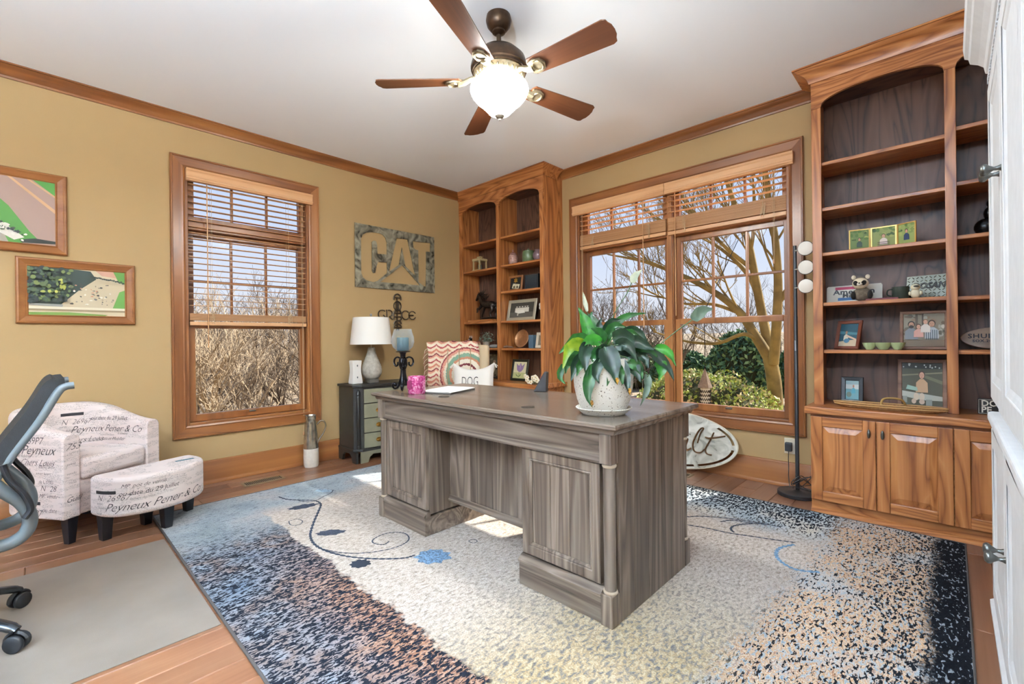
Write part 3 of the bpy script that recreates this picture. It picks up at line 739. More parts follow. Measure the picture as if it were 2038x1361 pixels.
blot(2.25, -2.37, .08, .075, R(40), pm('leaf_blue', '#6d8cab', .95, var=.8, vscale=110)); blot(.868, -2.30, .06, .03, R(30), pm('leaf_pale', '#8ba3b6', .95, var=.5, vscale=90))
stroke([(2.70, -1.2), (2.85, -1.12), (2.946, -1.064), (3.014, -0.995), (3.106, -0.936), (3.201, -0.897), (3.298, -0.871), (3.394, -0.858)], .007, vine)
stroke([(2.75, -1.2), (2.992, -1.171), (3.094, -1.144), (3.213, -1.127), (3.32, -1.09), (3.423, -1.055), (3.504, -1.022)], .007, vine)
stroke([(3.128, -1.002), (3.17, -0.933), (3.247, -0.909), (3.33, -0.871)], .007, vine); stroke([(3.233, -1.102), (3.207, -1.07), (3.202, -1.017), (3.232, -0.954), (3.269, -0.912)], .008, vine)
stroke([(3.505, -1.052), (3.463, -1.141), (3.467, -1.229), (3.506, -1.298), (3.575, -1.332), (3.655, -1.289)], .011, vineb)

# ------------------------------------------------------------------ chair mat
matm = pm('vinyl_mat', '#847b73', .42, var=.10, vscale=5, bump=.12, bscale=350)
tag(MB().box(.985, 2.085, -4.75, -3.226, .0008, .0035).build('chair_mat', matm, bevel=.001), 'tan vinyl chair mat under the black office chair', 'mat')

# ------------------------------------------------------------------ script print tub chair and ottoman
def scriptfab():
    m, nt, b = newmat('script_fabric'); MATS['script_fabric'] = m
    tc = nt.nodes.new('ShaderNodeTexCoord'); co = tc.outputs['Object']; sp = nt.nodes.new('ShaderNodeSeparateXYZ'); nt.links.new(co, sp.inputs[0])
    n1 = nnoise(nt, nmap(nt, co, (1, 1, 2.2)), 55, 2, 2.5)
    n2 = nnoise(nt, nmap(nt, co, (.6, .6, 3.5)), 12, 2)
    ln = nmath(nt, 'ABSOLUTE', nmath(nt, 'SUBTRACT', n1, .5))
    k = nmath(nt, 'MULTIPLY', nstep(nt, nmath(nt, 'MULTIPLY', ln, -1), -.028, -.014), nstep(nt, n2, .47, .5))
    n3 = nnoise(nt, co, 2.5, 2)
    base = nramp(nt, n3, [(.35, '#dccbc6'), (.65, '#e8ddd9')])
    c = nmix(nt, nmath(nt, 'MULTIPLY', k, .8), base, C('#3a3436'))
    nt.links.new(c, b.inputs['Base Color']); b.inputs['Roughness'].default_value = .9; b.inputs['Sheen Weight'].default_value = .15
    return m
sfab = scriptfab(); sink = pm('script_ink', '#2a2628', .9); sink2 = pm('teal_ink', '#3d6f7d', .9); blackleg = pm('black_leg', '#14141a', .4)
CA = R(33)
Mch = Matrix.Translation((.568, -3.383, 0)) @ Matrix.Rotation(CA, 4, 'Z')
club = thing('tub_chair', 'low tub armchair in cream script-print fabric against the tan wall', 'armchair', (.568, -3.383, 0), CA)
RC, SL = .2275, .29; SA = math.pi * RC; ST = 2 * SL + SA
def cl(s):
    if s < SL: return Vector((-s, -RC, 0)), Vector((0, -1, 0))
    if s < SL + SA:
        a = (s - SL) / RC; d = Vector((-math.sin(a), -math.cos(a), 0)); return Vector((-SL, 0, 0)) + d * RC, d
    return Vector((-(ST - s), RC, 0)), Vector((0, 1, 0))
def hgt(s):
    t = min(s, ST - s); t = min(1, t / .5); return .59 + .115 * (t * t * (3 - 2 * t))
n = 44; vs = []; prof = [(.0425, -1), (.0425, -.03), (.036, -.01), (.02, 0), (-.02, 0), (-.036, -.01), (-.0425, -.03), (-.0425, -1)]
for i in range(n + 1):
    s = ST * i / n; p, nn = cl(s); h = hgt(s)
    vs += [p + nn * o + Vector((0, 0, .14 if z == -1 else h + z)) for o, z in prof]
k = len(prof)
mb = MB().add(vs, [(i * k + j, i * k + (j + 1) % k, (i + 1) * k + (j + 1) % k, (i + 1) * k + j) for i in range(n) for j in range(k)] + [tuple(range(k)), tuple(n * k + j for j in range(k))[::-1]])
shell = mb.build('shell', sfab, club, local=True, bevel=.008, smooth=50)
MB().box(-.06, -.02, -.185, .185, .14, .34).build('apron', sfab, club, local=True, bevel=.008)
MB().box(-.42, .004, -.183, .183, .325, .445).build('seat_cushion', sfab, club, local=True, bevel=.03, seg=4, smooth=60)
for lx, ly in ((-.03, -.22), (-.03, .22), (-.42, -.15), (-.42, .15)):
    t = .026; q = .017
    MB().add([(lx - q, ly - q, 0.001), (lx + q, ly - q, .001), (lx + q, ly + q, .001), (lx - q, ly + q, .001), (lx - t, ly - t, .145), (lx + t, ly - t, .145), (lx + t, ly + t, .145), (lx - t, ly + t, .145)],
             [(0, 3, 2, 1), (4, 5, 6, 7), (0, 1, 5, 4), (1, 2, 6, 5), (2, 3, 7, 6), (3, 0, 4, 7)]).build('leg', blackleg, club, local=True, bevel=.002)
def printtext(rows, fn, name, mat, parent):
    mb = MB()
    for txt, size, u, v, sh in rows:
        if txt.startswith('#'):
            w, h = float(txt[1:].split('x')[0]), float(txt[1:].split('x')[1]); m_ = 8
            vv = [(u + w * i / m_, v + h * j) for j in (0, 1) for i in range(m_ + 1)]
            mb.add([fn(a, b) for a, b in vv], [(i, i + 1, m_ + 2 + i, m_ + 1 + i) for i in range(m_)]); continue
        tv, tf = textmesh(txt, size, sh * 1.5, 0, -.0008 if size > .04 else -.0003, 'LEFT', .95, 2)
        mb.add([fn(u + q.x, v + q.y) for q in tv], tf)
    return tag(mb.build(name, mat, parent, local=True, recalc=False), kind='stuff')
def outer(u, v):   # near arm outside: u runs forward from 0.30 behind the front
    s = max(0, .32 - u); p, nn = cl(s); return p + nn * .0437 + Vector((0, 0, v))
printtext([('ce 69P7', .055, .02, .555, .2), ('Peyneux', .07, .04, .505, .35), ('Vve Adeline', .022, .0, .475, .3), ('Chers Louis', .05, .03, .44, .4), ('FABRIQUE', .02, .02, .40, 0), ('PARIS', .028, .0, .375, 0), ('de L.YMES', .024, .16, .34, .1), ('N° 28', .045, .17, .305, .2), ('MP. vendu', .03, .16, .265, .3), ('#.09x.018', 0, .08, .215, 0), ('ou date', .034, .18, .19, .2), ('69P7', .05, .08, .17, .2), ('articles divers', .02, .16, .42, .3), ('suivant facture', .018, .14, .385, .3)], outer, 'script_print', sink, shell)
def inner(u, v):   # inside of the back and far arm, u from the middle of the back to the far front
    s = ST - .62 + u; p, nn = cl(min(s, ST)); return p - nn * .0437 + Vector((0, 0, v))
printtext([('#.13x.018', 0, .03, .625, 0), ('ou date du 29 Juillet', .036, .20, .60, .2), ('N° 26967', .045, .03, .585, .25), ('ANNÉE', .015, .02, .56, 0), ('Peyneux Pener & Co', .062, .08, .535, .35), ('Vve Adeline', .02, .02, .535, .3), ('avant la livraison', .018, .26, .495, .2), ('Chers Louis', .05, .05, .47, .4), ('Achats et Mobilier', .03, .24, .47, .35), ('la somme', .02, .4, .505, .2)], inner, 'script_print', sink, shell)
def armfront(u, v): return Vector((.0012, -.265 + u, v))
printtext([('753', .05, .005, .52, .3), ('CABINET', .014, .025, .49, 0), ('Guill', .04, .006, .24, .3), ('suivie', .02, .01, .43, .3), ('vendu', .02, .01, .38, .3), ('mois', .02, .02, .33, .3)], armfront, 'script_print', sink, shell)
OA = R(20)
ott = thing('ottoman', 'half-round ottoman in cream script-print fabric in front of the tub chair', 'ottoman', (.67, -3.245, 0), OA)
HB, BU = .262, .235
def dout(t):  # t in 0..1 along the curved front
    a = -math.pi / 2 + math.pi * t; return Vector((BU * max(0, math.cos(a)) ** .8, HB * math.sin(a), 0))
outl = [dout(i / 28) for i in range(29)] + [Vector((-.05, HB, 0)), Vector((-.065, HB * .9, 0)), Vector((-.065, -HB * .9, 0)), Vector((-.05, -HB, 0))]
MB().prism([(p.x, p.y) for p in outl], .14, .352, 'z').build('upholstery', sfab, ott, local=True, bevel=.022, seg=4, smooth=50)
acc = [0]; 
for i in range(28): acc.append(acc[-1] + (outl[i + 1] - outl[i]).length)
def osurf(u, v):
    u = max(0, min(acc[-1] - 1e-4, u)); i = max(j for j in range(28) if acc[j] <= u); f = (u - acc[i]) / (acc[i + 1] - acc[i])
    p = outl[i].lerp(outl[i + 1], f); d = (outl[i + 1] - outl[i]).normalized(); return p + Vector((d.y, -d.x, 0)) * .0012 + Vector((0, 0, v))
printtext([('#.12x.017', 0, .02, .268, 0), ('MP. pot de vernis', .03, .16, .305, .3), ('ou date du 29 Juillet', .036, .15, .265, .2), ('N° 26967', .045, .03, .245, .25), ('ANNÉE', .014, .03, .215, 0), ('Peyneux Pener & Co', .062, .08, .195, .35), ('Vve Adeline', .02, .0, .195, .3), ('facture du mois', .018, .2, .235, .2), ('vente', .02, .02, .165, .3)], osurf, 'script_print', sink, ott)
tealq = MB().add([(.05, .11, .3528), (.075, .105, .3528), (.10, .2, .3528), (.07, .205, .3528)], [(0, 1, 2, 3)]).build('teal_stamp', sink2, ott, local=True, recalc=False)
for lx, ly in ((.0, -.215), (.165, .0), (.0, .215), (-.035, .0)):
    t = .028; q = .02; wp = Matrix.Translation((.67, -3.245, 0)) @ Matrix.Rotation(OA, 4, 'Z') @ Vector((lx, ly, 0)); zb_ = .0128 if (wp.x > .52 and wp.y > -3.24) else (.004 if wp.x > .96 else .001)
    MB().add([(lx - q, ly - q, zb_), (lx + q, ly - q, zb_), (lx + q, ly + q, zb_), (lx - q, ly + q, zb_), (lx - t, ly - t, .145), (lx + t, ly - t, .145), (lx + t, ly + t, .145), (lx - t, ly + t, .145)],
             [(0, 3, 2, 1), (4, 5, 6, 7), (0, 1, 5, 4), (1, 2, 6, 5), (2, 3, 7, 6), (3, 0, 4, 7)]).build('leg', blackleg, ott, local=True, bevel=.002)

# ------------------------------------------------------------------ office chair (local +x = backwards, toward the backrest)
OC = thing('office_chair', 'black and grey swivel office chair on five casters at the picture edge', 'office chair', (1.54, -4.02, .0035), R(90))
blk = pm('black_plastic', '#1b1e22', .45); gry = pm('grey_plastic', '#5f6a70', .4); blkmesh = pm('black_mesh', '#121519', .7, bump=.6, bscale=400); gun = pm('gunmetal', '#4a4f55', .25, .8)
leg0 = None
for k in range(5):
    a = R(54 - 90 + 72 * k)
    if leg0 is None:
        pts = [(.03, 0, .125), (.12, 0, .125), (.22, 0, .112), (.30, 0, .085), (.325, 0, .07)]
        leg0 = MB().tube(bez(pts, 5), [.026] * 6 + [.024] * 6 + [.021] * 5 + [.018] * 4, 10, flat=.7).build('base_leg', gun, OC, local=True, smooth=60)
        cst = MB()
        M = Matrix.Translation((.325, 0, .03)) @ Matrix.Rotation(R(90), 4, 'X') 
        for z0 in (-.024, .006):
            cst.lathe([(0, z0), (.026, z0), (.03, z0 + .004), (.03, z0 + .014), (.026, z0 + .018), (0, z0 + .018)], (0, 0, 0), 18)
        cst.xf(M); cst.tube([(.325, 0, .03), (.325, 0, .072)], .008, 8)
        hood = [(.325 + .034 * math.cos(R(q)), 0, .03 + .034 * math.sin(R(q))) for q in range(20, 181, 20)]
        cst.tube(hood, .008, 6)
        cs = cst.build('caster', blk, leg0, local=True, smooth=50); lg = leg0
    else:
        lg = link_copy(leg0, OC); link_copy(cs, lg)
    lg.rotation_euler = (0, 0, a)
MB().lathe([(0, .09), (.035, .09), (.04, .15), (.028, .16), (.026, .3), (.014, .3), (.014, .37), (0, .37)], (0, 0, 0), 18).build('gas_column', blk, OC, local=True, smooth=40)
MB().box(-.25, .2, -.24, .24, .41, .48).build('seat', pm('seat_fabric', '#15181c', .9, bump=.4, bscale=300), OC, local=True, bevel=.03, seg=4, smooth=60)
MB().box(-.12, .16, -.09, .09, .36, .41).build('tilt_mechanism', blk, OC, local=True, bevel=.01)
# backrest slab, curved
P = bez([(.175, 0, .58), (.228, 0, .686), (.30, 0, .807), (.345, 0, .90), (.365, 0, .922), (.39, 0, .926)], 6); vs = []
for i, p in enumerate(P):
    t = (P[min(i + 1, len(P) - 1)] - P[max(i - 1, 0)]).normalized(); nn = Vector((t.z, 0, -t.x)); w = .215 - .03 * (i / len(P))
    th = .02 * (1 if i < len(P) - 6 else .6)
    for y, o in ((-w, -th), (-w, th), (w, th), (w, -th)):
        vs.append(Vector((p.x, y, p.z)) + nn * o)
MB().add(vs, [(i * 4 + j, i * 4 + (j + 1) % 4, i * 4 + 4 + (j + 1) % 4, i * 4 + 4 + j) for i in range(len(P) - 1) for j in range(4)] + [(0, 1, 2, 3), tuple((len(P) - 1) * 4 + j for j in (3, 2, 1, 0))]).build('backrest', blkmesh, OC, local=True, bevel=.008, smooth=50)
for y in (-.20, .20):
    q = [Vector((p.x + .024, y, p.z - .014)) for p in P]
    MB().tube(q, .013, 8).build('back_frame', gry, OC, local=True, smooth=60)
    MB().tube(bez([(.20, y, .61), (.235, y * .95, .56), (.28, y * .85, .50), (.298, y * .8, .44), (.28, y * .75, .385), (.22, y * .7, .36), (.1, y * .5, .37)], 6), .023, 10, flat=.9).build('back_bracket', gry, OC, local=True, smooth=60)
    MB().tube(bez([(.235, y * 1.05, .655), (.25, y * 1.05, .60), (.285, y * 1.05, .54), (.30, y * 1.05, .49), (.285, y * 1.05, .46)], 5), .017, 8, flat=.6).build('lumbar_arm', blk, OC, local=True, smooth=60)

# ------------------------------------------------------------------ corner armchair with throw and pillow
AA = R(-46.2)     # local +x faces the camera
arm = thing('wing_armchair', 'cream upholstered armchair in the corner behind the desk', 'armchair', (.80, -1.02, 0), AA)
Mt_a = Matrix.Translation((.80, -1.02, 0)) @ Matrix.Rotation(AA, 4, 'Z')
crm = pm('cream_upholstery', '#cdb898', .9, bump=.15, bscale=250); tanw = pm('dark_chair_leg', '#3a2a20', .4)
MB().box(-.30, .30, -.27, .27, .30, .46).build('seat', crm, arm, local=True, bevel=.03, seg=4, smooth=60)
MB().box(-.30, .26, -.25, .25, .2, .30).build('seat_base', crm, arm, local=True, bevel=.01)
bk = []
for w, z, x in ((.27, .36, -.26), (.285, .7, -.31), (.29, .98, -.345), (.285, 1.02, -.35)):
    bk.append((w, z, x))
vs = []
for w, z, x in bk: vs += [(x + .07, -w, z), (x + .07, w, z), (x - .07, w, z), (x - .07, -w, z)]
bb = MB().add(vs, [(i * 4 + j, i * 4 + (j + 1) % 4, i * 4 + 4 + (j + 1) % 4, i * 4 + 4 + j) for i in range(3) for j in range(4)] + [(3, 2, 1, 0), (12, 13, 14, 15)]).build('backrest', crm, arm, local=True, bevel=.03, seg=4, smooth=50)
for y in (-.11, .0, .11):
    MB().tube([(-.236, y, .99), (-.228, y, .9), (-.198, y, .62)], .004, 6).build('channel_seam', pm('seam_tan', '#b29c7c', .9), bb, local=True)
for y in (-.3, .3):
    s = 1 if y > 0 else -1
    MB().box(-.28, .24, min(y, y - s * .07), max(y, y - s * .07), .25, .62).build('armrest', crm, arm, local=True, bevel=.025, seg=3, smooth=60)
for lx in (-.25, .23):
    for ly in (-.24, .24): MB().lathe([(.014, .001 if (Mt_a @ Vector((lx, ly, 0))).x < .53 else .0128), (.018, .05), (.026, .2), (0, .2)], (lx, ly, 0), 10).build('leg', tanw, arm, local=True, smooth=40)
def throwmat():
    m, nt, b = newmat('patterned_throw'); MATS['patterned_throw'] = m
    tc = nt.nodes.new('ShaderNodeTexCoord'); co = tc.outputs['Object']; sp = nt.nodes.new('ShaderNodeSeparateXYZ'); nt.links.new(co, sp.inputs[0])
    # concentric half rings centred low on the throw plus scalloped rows
    dy = nmath(nt, 'SUBTRACT', sp.outputs['Y'], .07); dz = nmath(nt, 'SUBTRACT', sp.outputs['Z'], .24)
    rad = nmath(nt, 'SQRT', nmath(nt, 'ADD', nmath(nt, 'MULTIPLY', dy, dy), nmath(nt, 'MULTIPLY', dz, dz)))
    nz = nmath(nt, 'MULTIPLY', nmath(nt, 'SUBTRACT', nnoise(nt, co, 60, 2), .5), .03)
    rad = nmath(nt, 'ADD', rad, nz)
    ring = nramp(nt, nmath(nt, 'MULTIPLY', rad, 3.6), [(0, '#e6dccb'), (.30, '#6d2b33'), (.38, '#ece3d2'), (.52, '#c98b6e'), (.6, '#7fa08a'), (.72, '#e8dcc6'), (.80, '#d99a86'), (.88, '#8c3b40'), (.93, '#e9dcc4'), (1, '#d8b493')])
    n = [q for q in nt.nodes if q.type == 'VALTORGB'][-1]; n.color_ramp.interpolation = 'CONSTANT'
    sc1 = nmath(nt, 'ADD', nmath(nt, 'MULTIPLY', nmath(nt, 'ABSOLUTE', nmath(nt, 'SINE', nmath(nt, 'MULTIPLY', sp.outputs['Y'], 28))), .22), nmath(nt, 'MULTIPLY', nmath(nt, 'SUBTRACT', sp.outputs['Z'], .35), 7))
    sc1 = nmath(nt, 'ADD', sc1, nmath(nt, 'MULTIPLY', nz, 4))
    row = nramp(nt, nmath(nt, 'FRACT', sc1), [(0, '#e6d3b8'), (.18, '#a8504f'), (.3, '#ecdcc6'), (.5, '#d79a83'), (.62, '#7a2f38'), (.7, '#e3c9ae'), (.85, '#c87f6a')])
    n = [q for q in nt.nodes if q.type == 'VALTORGB'][-1]; n.color_ramp.interpolation = 'CONSTANT'
    c = nmix(nt, nmath(nt, 'GREATER_THAN', rad, .272), ring, row)
    nt.links.new(c, b.inputs['Base Color']); b.inputs['Roughness'].default_value = .95
    bp = nt.nodes.new('ShaderNodeBump'); bp.inputs['Strength'].default_value = .5; bp.inputs['Distance'].default_value = .004
    nt.links.new(nnoise(nt, co, 120, 2), bp.inputs['Height']); nt.links.new(bp.outputs[0], b.inputs['Normal'])
    return m
thr = thing('throw_blanket', 'folded bohemian throw blanket in red, green and cream over the corner armchair', 'blanket', (.80, -1.02, .5), AA)
prof = [(-.215, .63), (-.238, .80), (-.252, .95), (-.262, 1.02), (-.285, 1.048), (-.35, 1.056), (-.41, 1.046), (-.438, 1.01), (-.43, .8)]
vs = []; N_ = 16
for j, (x, z) in enumerate(prof):
    for i in range(N_ + 1):
        y = -.312 + .50 * i / N_; wv = .006 * math.sin(i * 1.3 + j * .8)
        vs.append((x + (wv + .008 if j < 5 else -.008), y + .012 * math.sin(j * 1.1), z - .5 + wv + (.004 if j > 3 else 0)))
throwm = throwmat()
tm = MB().add([(a, b, c + .5) for a, b, c in vs], [(j * (N_ + 1) + i, j * (N_ + 1) + i + 1, (j + 1) * (N_ + 1) + i + 1, (j + 1) * (N_ + 1) + i) for j in range(len(prof) - 1) for i in range(N_)])
tm.v = [Mm for Mm in tm.v]
Mt = Matrix.Translation((.80, -1.02, 0)) @ Matrix.Rotation(AA, 4, 'Z')
tm.xf(Mt); cloth = tm.build('cloth', throwm, thr, smooth=60, solid=.012)
# throw material reads local z above the throw's base
fr = MB()
for i in range(26):
    y = -.312 + .5 * i / 25
    fr.tube([(-.205, y, .635), (-.2 + random.uniform(-.005, .008), y + random.uniform(-.008, .008), .585), (-.198, y + random.uniform(-.01, .01), .545)], .003, 5, mi=i % 2)
for i in range(14):
    z = .66 + .36 * i / 14; x = -.22 - .045 * i / 14
    fr.tube([(x, -.31, z), (x + .004, -.335, z - .02), (x + .004, -.345 + random.uniform(-.01, .01), z - .05)], .0028, 5, mi=i % 2)
fr.xf(Mt); fr.build('fringe', [pm('fringe_red', '#b5746a', .95), pm('fringe_cream', '#e2c9b3', .95)], thr)
pil = thing('dog_pillow', 'white tasselled pillow lettered DOG on the corner armchair', 'pillow', (.80, -1.02, .46), AA)
Mp = Mt @ Matrix.Translation((-.10, .15, .665)) @ Matrix.Rotation(R(-14), 4, 'Y')
pv = MB(); N_ = 18; vs = []
for sgn in (1, -1):
    for j in range(N_ + 1):
        for i in range(N_ + 1):
            u, v = -1 + 2 * i / N_, -1 + 2 * j / N_
            th = .062 * (max(0, (1 - u ** 4) * (1 - v ** 4))) ** .5 + .004
            yy = u * .195 * (1 - .06 * (1 - v * v) * abs(u)); zz = v * .195 * (1 - .06 * (1 - u * u) * abs(v))
            if v > .2: zz -= .06 * (1 - u * u) * ((v - .2) / .8) ** 2
            vs.append((sgn * th, yy, zz))
m_ = (N_ + 1)
fs = [(s * m_ * m_ + j * m_ + i, s * m_ * m_ + j * m_ + i + 1, s * m_ * m_ + (j + 1) * m_ + i + 1, s * m_ * m_ + (j + 1) * m_ + i) for s in (0, 1) for j in range(N_) for i in range(N_)]
pv.add(vs, fs).xf(Mp); pil_c = pv.build('pillow_cover', pm('white_linen', '#efece6', .9, bump=.15, bscale=300), pil, smooth=60)
tv, tf = textmesh('DOG', .085, 0, 0, -.0012, 'CENTER', 1.05, 3)
def pth(u, v): return .062 * (max(0, (1 - u ** 4) * (1 - v ** 4))) ** .5 + .0065
MB().add([Mp @ Vector((pth((q.x * .8 - .03) / .195, (q.y * 1.5 - .0) / .195), q.x * .8 - .03, q.y * 1.5 - .0)) for q in tv], tf).build('lettering', pm('thread_black', '#26221f', .9), pil_c, recalc=False)
tv, tf = textmesh('LO', .06, 0, 0, -.0012, 'CENTER', 1.05, 3)
MB().add([Mp @ Vector((pth((q.x * .8 - .03) / .195, (q.y * 1.3 - .1) / .195), q.x * .8 - .03, q.y * 1.3 - .1)) for q in tv], tf).build('lettering', pm('thread_black', '#26221f', .9), pil_c, recalc=False)
for sy in (-1, 1):
    t = MB()
    for k in range(9):
        t.tube([(0, sy * .19, .19), (random.uniform(-.012, .012), sy * (.2 + random.uniform(0, .03)), .15 + random.uniform(-.01, .01))], .003, 5)
    t.xf(Mp); t.build('tassel', pm('tassel_cotton', '#e9e4da', .9), pil)
# ------------------------------------------------------------------ chest of drawers
chb = pm('chest_black', '#262523', .4, var=.2, vscale=12); chg = pm('chest_sage', '#7c7a66', .42, var=.12, vscale=10); brs = pm('polished_brass', '#d2a95c', .22, 1)
CX0, CX1, CY0, CY1, CZ = .03, .36, -1.775, -1.16, .685
ch = thing('chest_of_drawers', 'small black chest with sage green drawers and oval brass pulls', 'chest', ((CX0 + CX1) / 2, (CY0 + CY1) / 2, 0))
body = [(CX0, CY0), (CX1 - .06, CY0), (CX1, CY0 + .06), (CX1, CY1 - .06), (CX1 - .06, CY1), (CX0, CY1)]
def grow(poly, g): 
    c = Vector(((CX0 + CX1) / 2, (CY0 + CY1) / 2)); return [(max(CX0, p[0] + math.copysign(g, p[0] - c.x)), p[1] + math.copysign(g, p[1] - c.y)) for p in poly]
MB().prism(body, .10, .665, 'z').build('carcass', chb, ch)
MB().prism(grow(body, .018), .663, .685, 'z').build('top', chb, ch, bevel=.005, seg=3)
MB().prism(grow(body, .014), .10, .122, 'z').build('base_moulding', chb, ch, bevel=.004)
for (xa, xb, ya, yb) in ((CX0, CX1, CY0 - .01, CY0 + .012), (CX0, CX1, CY1 - .012, CY1 + .01)):
    pts = [(xa, .001), (xa + .07, .001), (xa + .085, .05), (xa + .12, .075), (xb - .12, .075), (xb - .085, .05), (xb - .07, .001), (xb, .001), (xb, .10), (xa, .10)]
    MB().prism(pts, ya, yb, 'y').build('bracket_foot', chb, ch, bevel=.002)
pts = [(CY0 + .03, .001), (CY0 + .10, .001), (CY0 + .115, .045), (CY0 + .15, .07), ((CY0 + CY1) / 2, .055), (CY1 - .15, .07), (CY1 - .115, .045), (CY1 - .10, .001), (CY1 - .03, .001), (CY1 - .03, .10), (CY0 + .03, .10)]
MB().prism(pts, CX1 - .005, CX1 + .012, 'x').build('front_apron', chg, ch, bevel=.002)
for sy in (CY0 + .027, CY1 - .027):
    cc = (CX1 - .022, sy + (.0 if sy < -1.5 else 0), 0)
    MB().lathe([(0, .125), (.019, .125), (.02, .15), (.014, .158), (.015, .17), (.016, .58), (.012, .59), (.018, .60), (.014, .625), (.006, .64), (0, .645)], cc, 14).build('corner_column', pm('column_black', '#1d1c1b', .3), ch, smooth=35)
dz = [(.128, .255), (.263, .385), (.393, .515), (.523, .645)]
for z0, z1 in dz:
    ya, yb = CY0 + .068, CY1 - .068; P = []
    for i in range(11): 
        t = i / 10; P.append((CX1 + .006 + .022 * math.sin(math.pi * t), ya + (yb - ya) * t))
    d = MB().prism(P + [(CX1 - .01, yb), (CX1 - .01, ya)], z0, z1, 'z').build('drawer', chg, ch, bevel=.003)
    for t in (.27, .73):
        y = ya + (yb - ya) * t; x = CX1 + .006 + .022 * math.sin(math.pi * t)
        q = MB(); M = Matrix.Translation((x, y, (z0 + z1) / 2)) @ Matrix.Rotation(R(90), 4, 'Y')
        q.lathe([(0, 0), (.027, 0), (.027, .003), (.02, .005), (0, .006)], (0, 0, 0), 18, sx=.72, M=None); q.xf(M)
        q.tube([(x + .006, y - .018, (z0 + z1) / 2 + .004), (x + .014, y - .017, (z0 + z1) / 2 - .008), (x + .016, y, (z0 + z1) / 2 - .015), (x + .014, y + .017, (z0 + z1) / 2 - .008), (x + .006, y + .018, (z0 + z1) / 2 + .004)], .0028, 6)
        q.build('brass_pull', brs, d, smooth=50)
# table lamp
tl = thing('table_lamp', 'table lamp with white drum shade and ribbed stone base on the chest', 'lamp', (.2, -1.54, CZ))
stone = pm('ribbed_stone', '#a9a398', .85, var=.18, vscale=40, bump=.7, bscale=70)
MB().box(.152, .248, -1.588, -1.492, CZ + .0008, CZ + .036).build('foot', pm('dark_stone', '#5d5850', .8, bump=.4), tl, bevel=.003)
pr_ = [(.05, .72), (.07, .735), (.088, .765), (.093, .8), (.086, .84), (.068, .885), (.05, .93), (.038, .965), (.032, 1.0), (.026, 1.012), (0, 1.012)]
fine = []
for i in range(len(pr_) - 2):
    for k in range(4):
        t = k / 4; r = pr_[i][0] * (1 - t) + pr_[i + 1][0] * t; z = pr_[i][1] * (1 - t) + pr_[i + 1][1] * t
        fine.append((r + (.0022 if (k % 2) else -.001), z))
MB().lathe([(0, .72)] + fine + pr_[-2:], (.2, -1.54, 0), 28).build('body', stone, tl, smooth=50)
MB().tube([(.2, -1.54, 1.01), (.2, -1.54, 1.30)], .004, 8).build('stem', brass, tl)
MB().lathe([(.189, 1.04), (.161, 1.288), (.159, 1.288), (.187, 1.04)], (.2, -1.54, 0), 40).build('shade', pm('white_shade', '#efeee9', .85), tl, smooth=60)
MB().tube([(.04, -1.54, 1.278), (.36, -1.54, 1.278)], .002, 6).build('shade_spider', brass, tl)
MB().ell((.2, -1.54, 1.312), .011, .011, .014).build('finial', pm('fin_grey', '#8e8b86', .5), tl, smooth=60)
# fragrance diffuser
df = thing('fragrance_dispenser', 'white waisted fragrance dispenser with two dark dots on the chest', 'air freshener', (.2, -1.70, CZ))
vs = []; prof = [(.048, CZ + .001), (.05, .70), (.046, .74), (.04, .79), (.04, .83), (.043, .87), (.044, .893), (.042, .897)]
for h, z in prof: vs += [(.2 - h * .8, -1.70 - h, z), (.2 + h * .8, -1.70 - h, z), (.2 + h * .8, -1.70 + h, z), (.2 - h * .8, -1.70 + h, z)]
MB().add(vs, [(i * 4 + j, i * 4 + (j + 1) % 4, i * 4 + 4 + (j + 1) % 4, i * 4 + 4 + j) for i in range(len(prof) - 1) for j in range(4)] + [(3, 2, 1, 0), tuple(28 + j for j in range(4))]).build('body', pm('white_plastic', '#eceae6', .35), df, bevel=.008, smooth=45)
for z in (.85, .745):
    MB().ell((.238, -1.70, z), .004, .006, .009, 8, 6).build('dot', pm('grey_dot', '#6a6d70', .4), df)

# ------------------------------------------------------------------ pitcher on the floor
pt = thing('pitcher', 'tall pitcher with mercury silver top and white base on the floor', 'pitcher', (.115, -2.07, 0))
merc = pm('mercury_glaze', '#a39b8c', .25, .8, var=.4, vscale=30, bump=.2, bscale=40); wcl = pm('white_clay', '#dcd6cc', .85, var=.06, vscale=40, bump=.3, bscale=50)
pb = MB().lathe([(0, .001), (.055, .001), (.06, .02), (.061, .08), (.06, .158), (.0, .158)], (.115, -2.07, 0), 28).build('base', wcl, pt, smooth=40)
MB().lathe([(.0595, .158), (.06, .17), (.057, .24), (.048, .31), (.042, .36), (.038, .395), (.041, .405), (.044, .412), (.042, .43), (.046, .438), (.043, .441), (.036, .425), (.034, .39), (.03, .3), (.0, .2)], (.115, -2.07, 0), 28).build('neck', merc, pt, smooth=60)
MB().tube(bez([(.15, -2.032, .36), (.165, -2.01, .388), (.178, -1.985, .385), (.185, -1.972, .345), (.175, -1.985, .29), (.16, -2.015, .235), (.155, -2.03, .20)], 6), .0075, 8, flat=.8).build('handle', merc, pt, smooth=60)

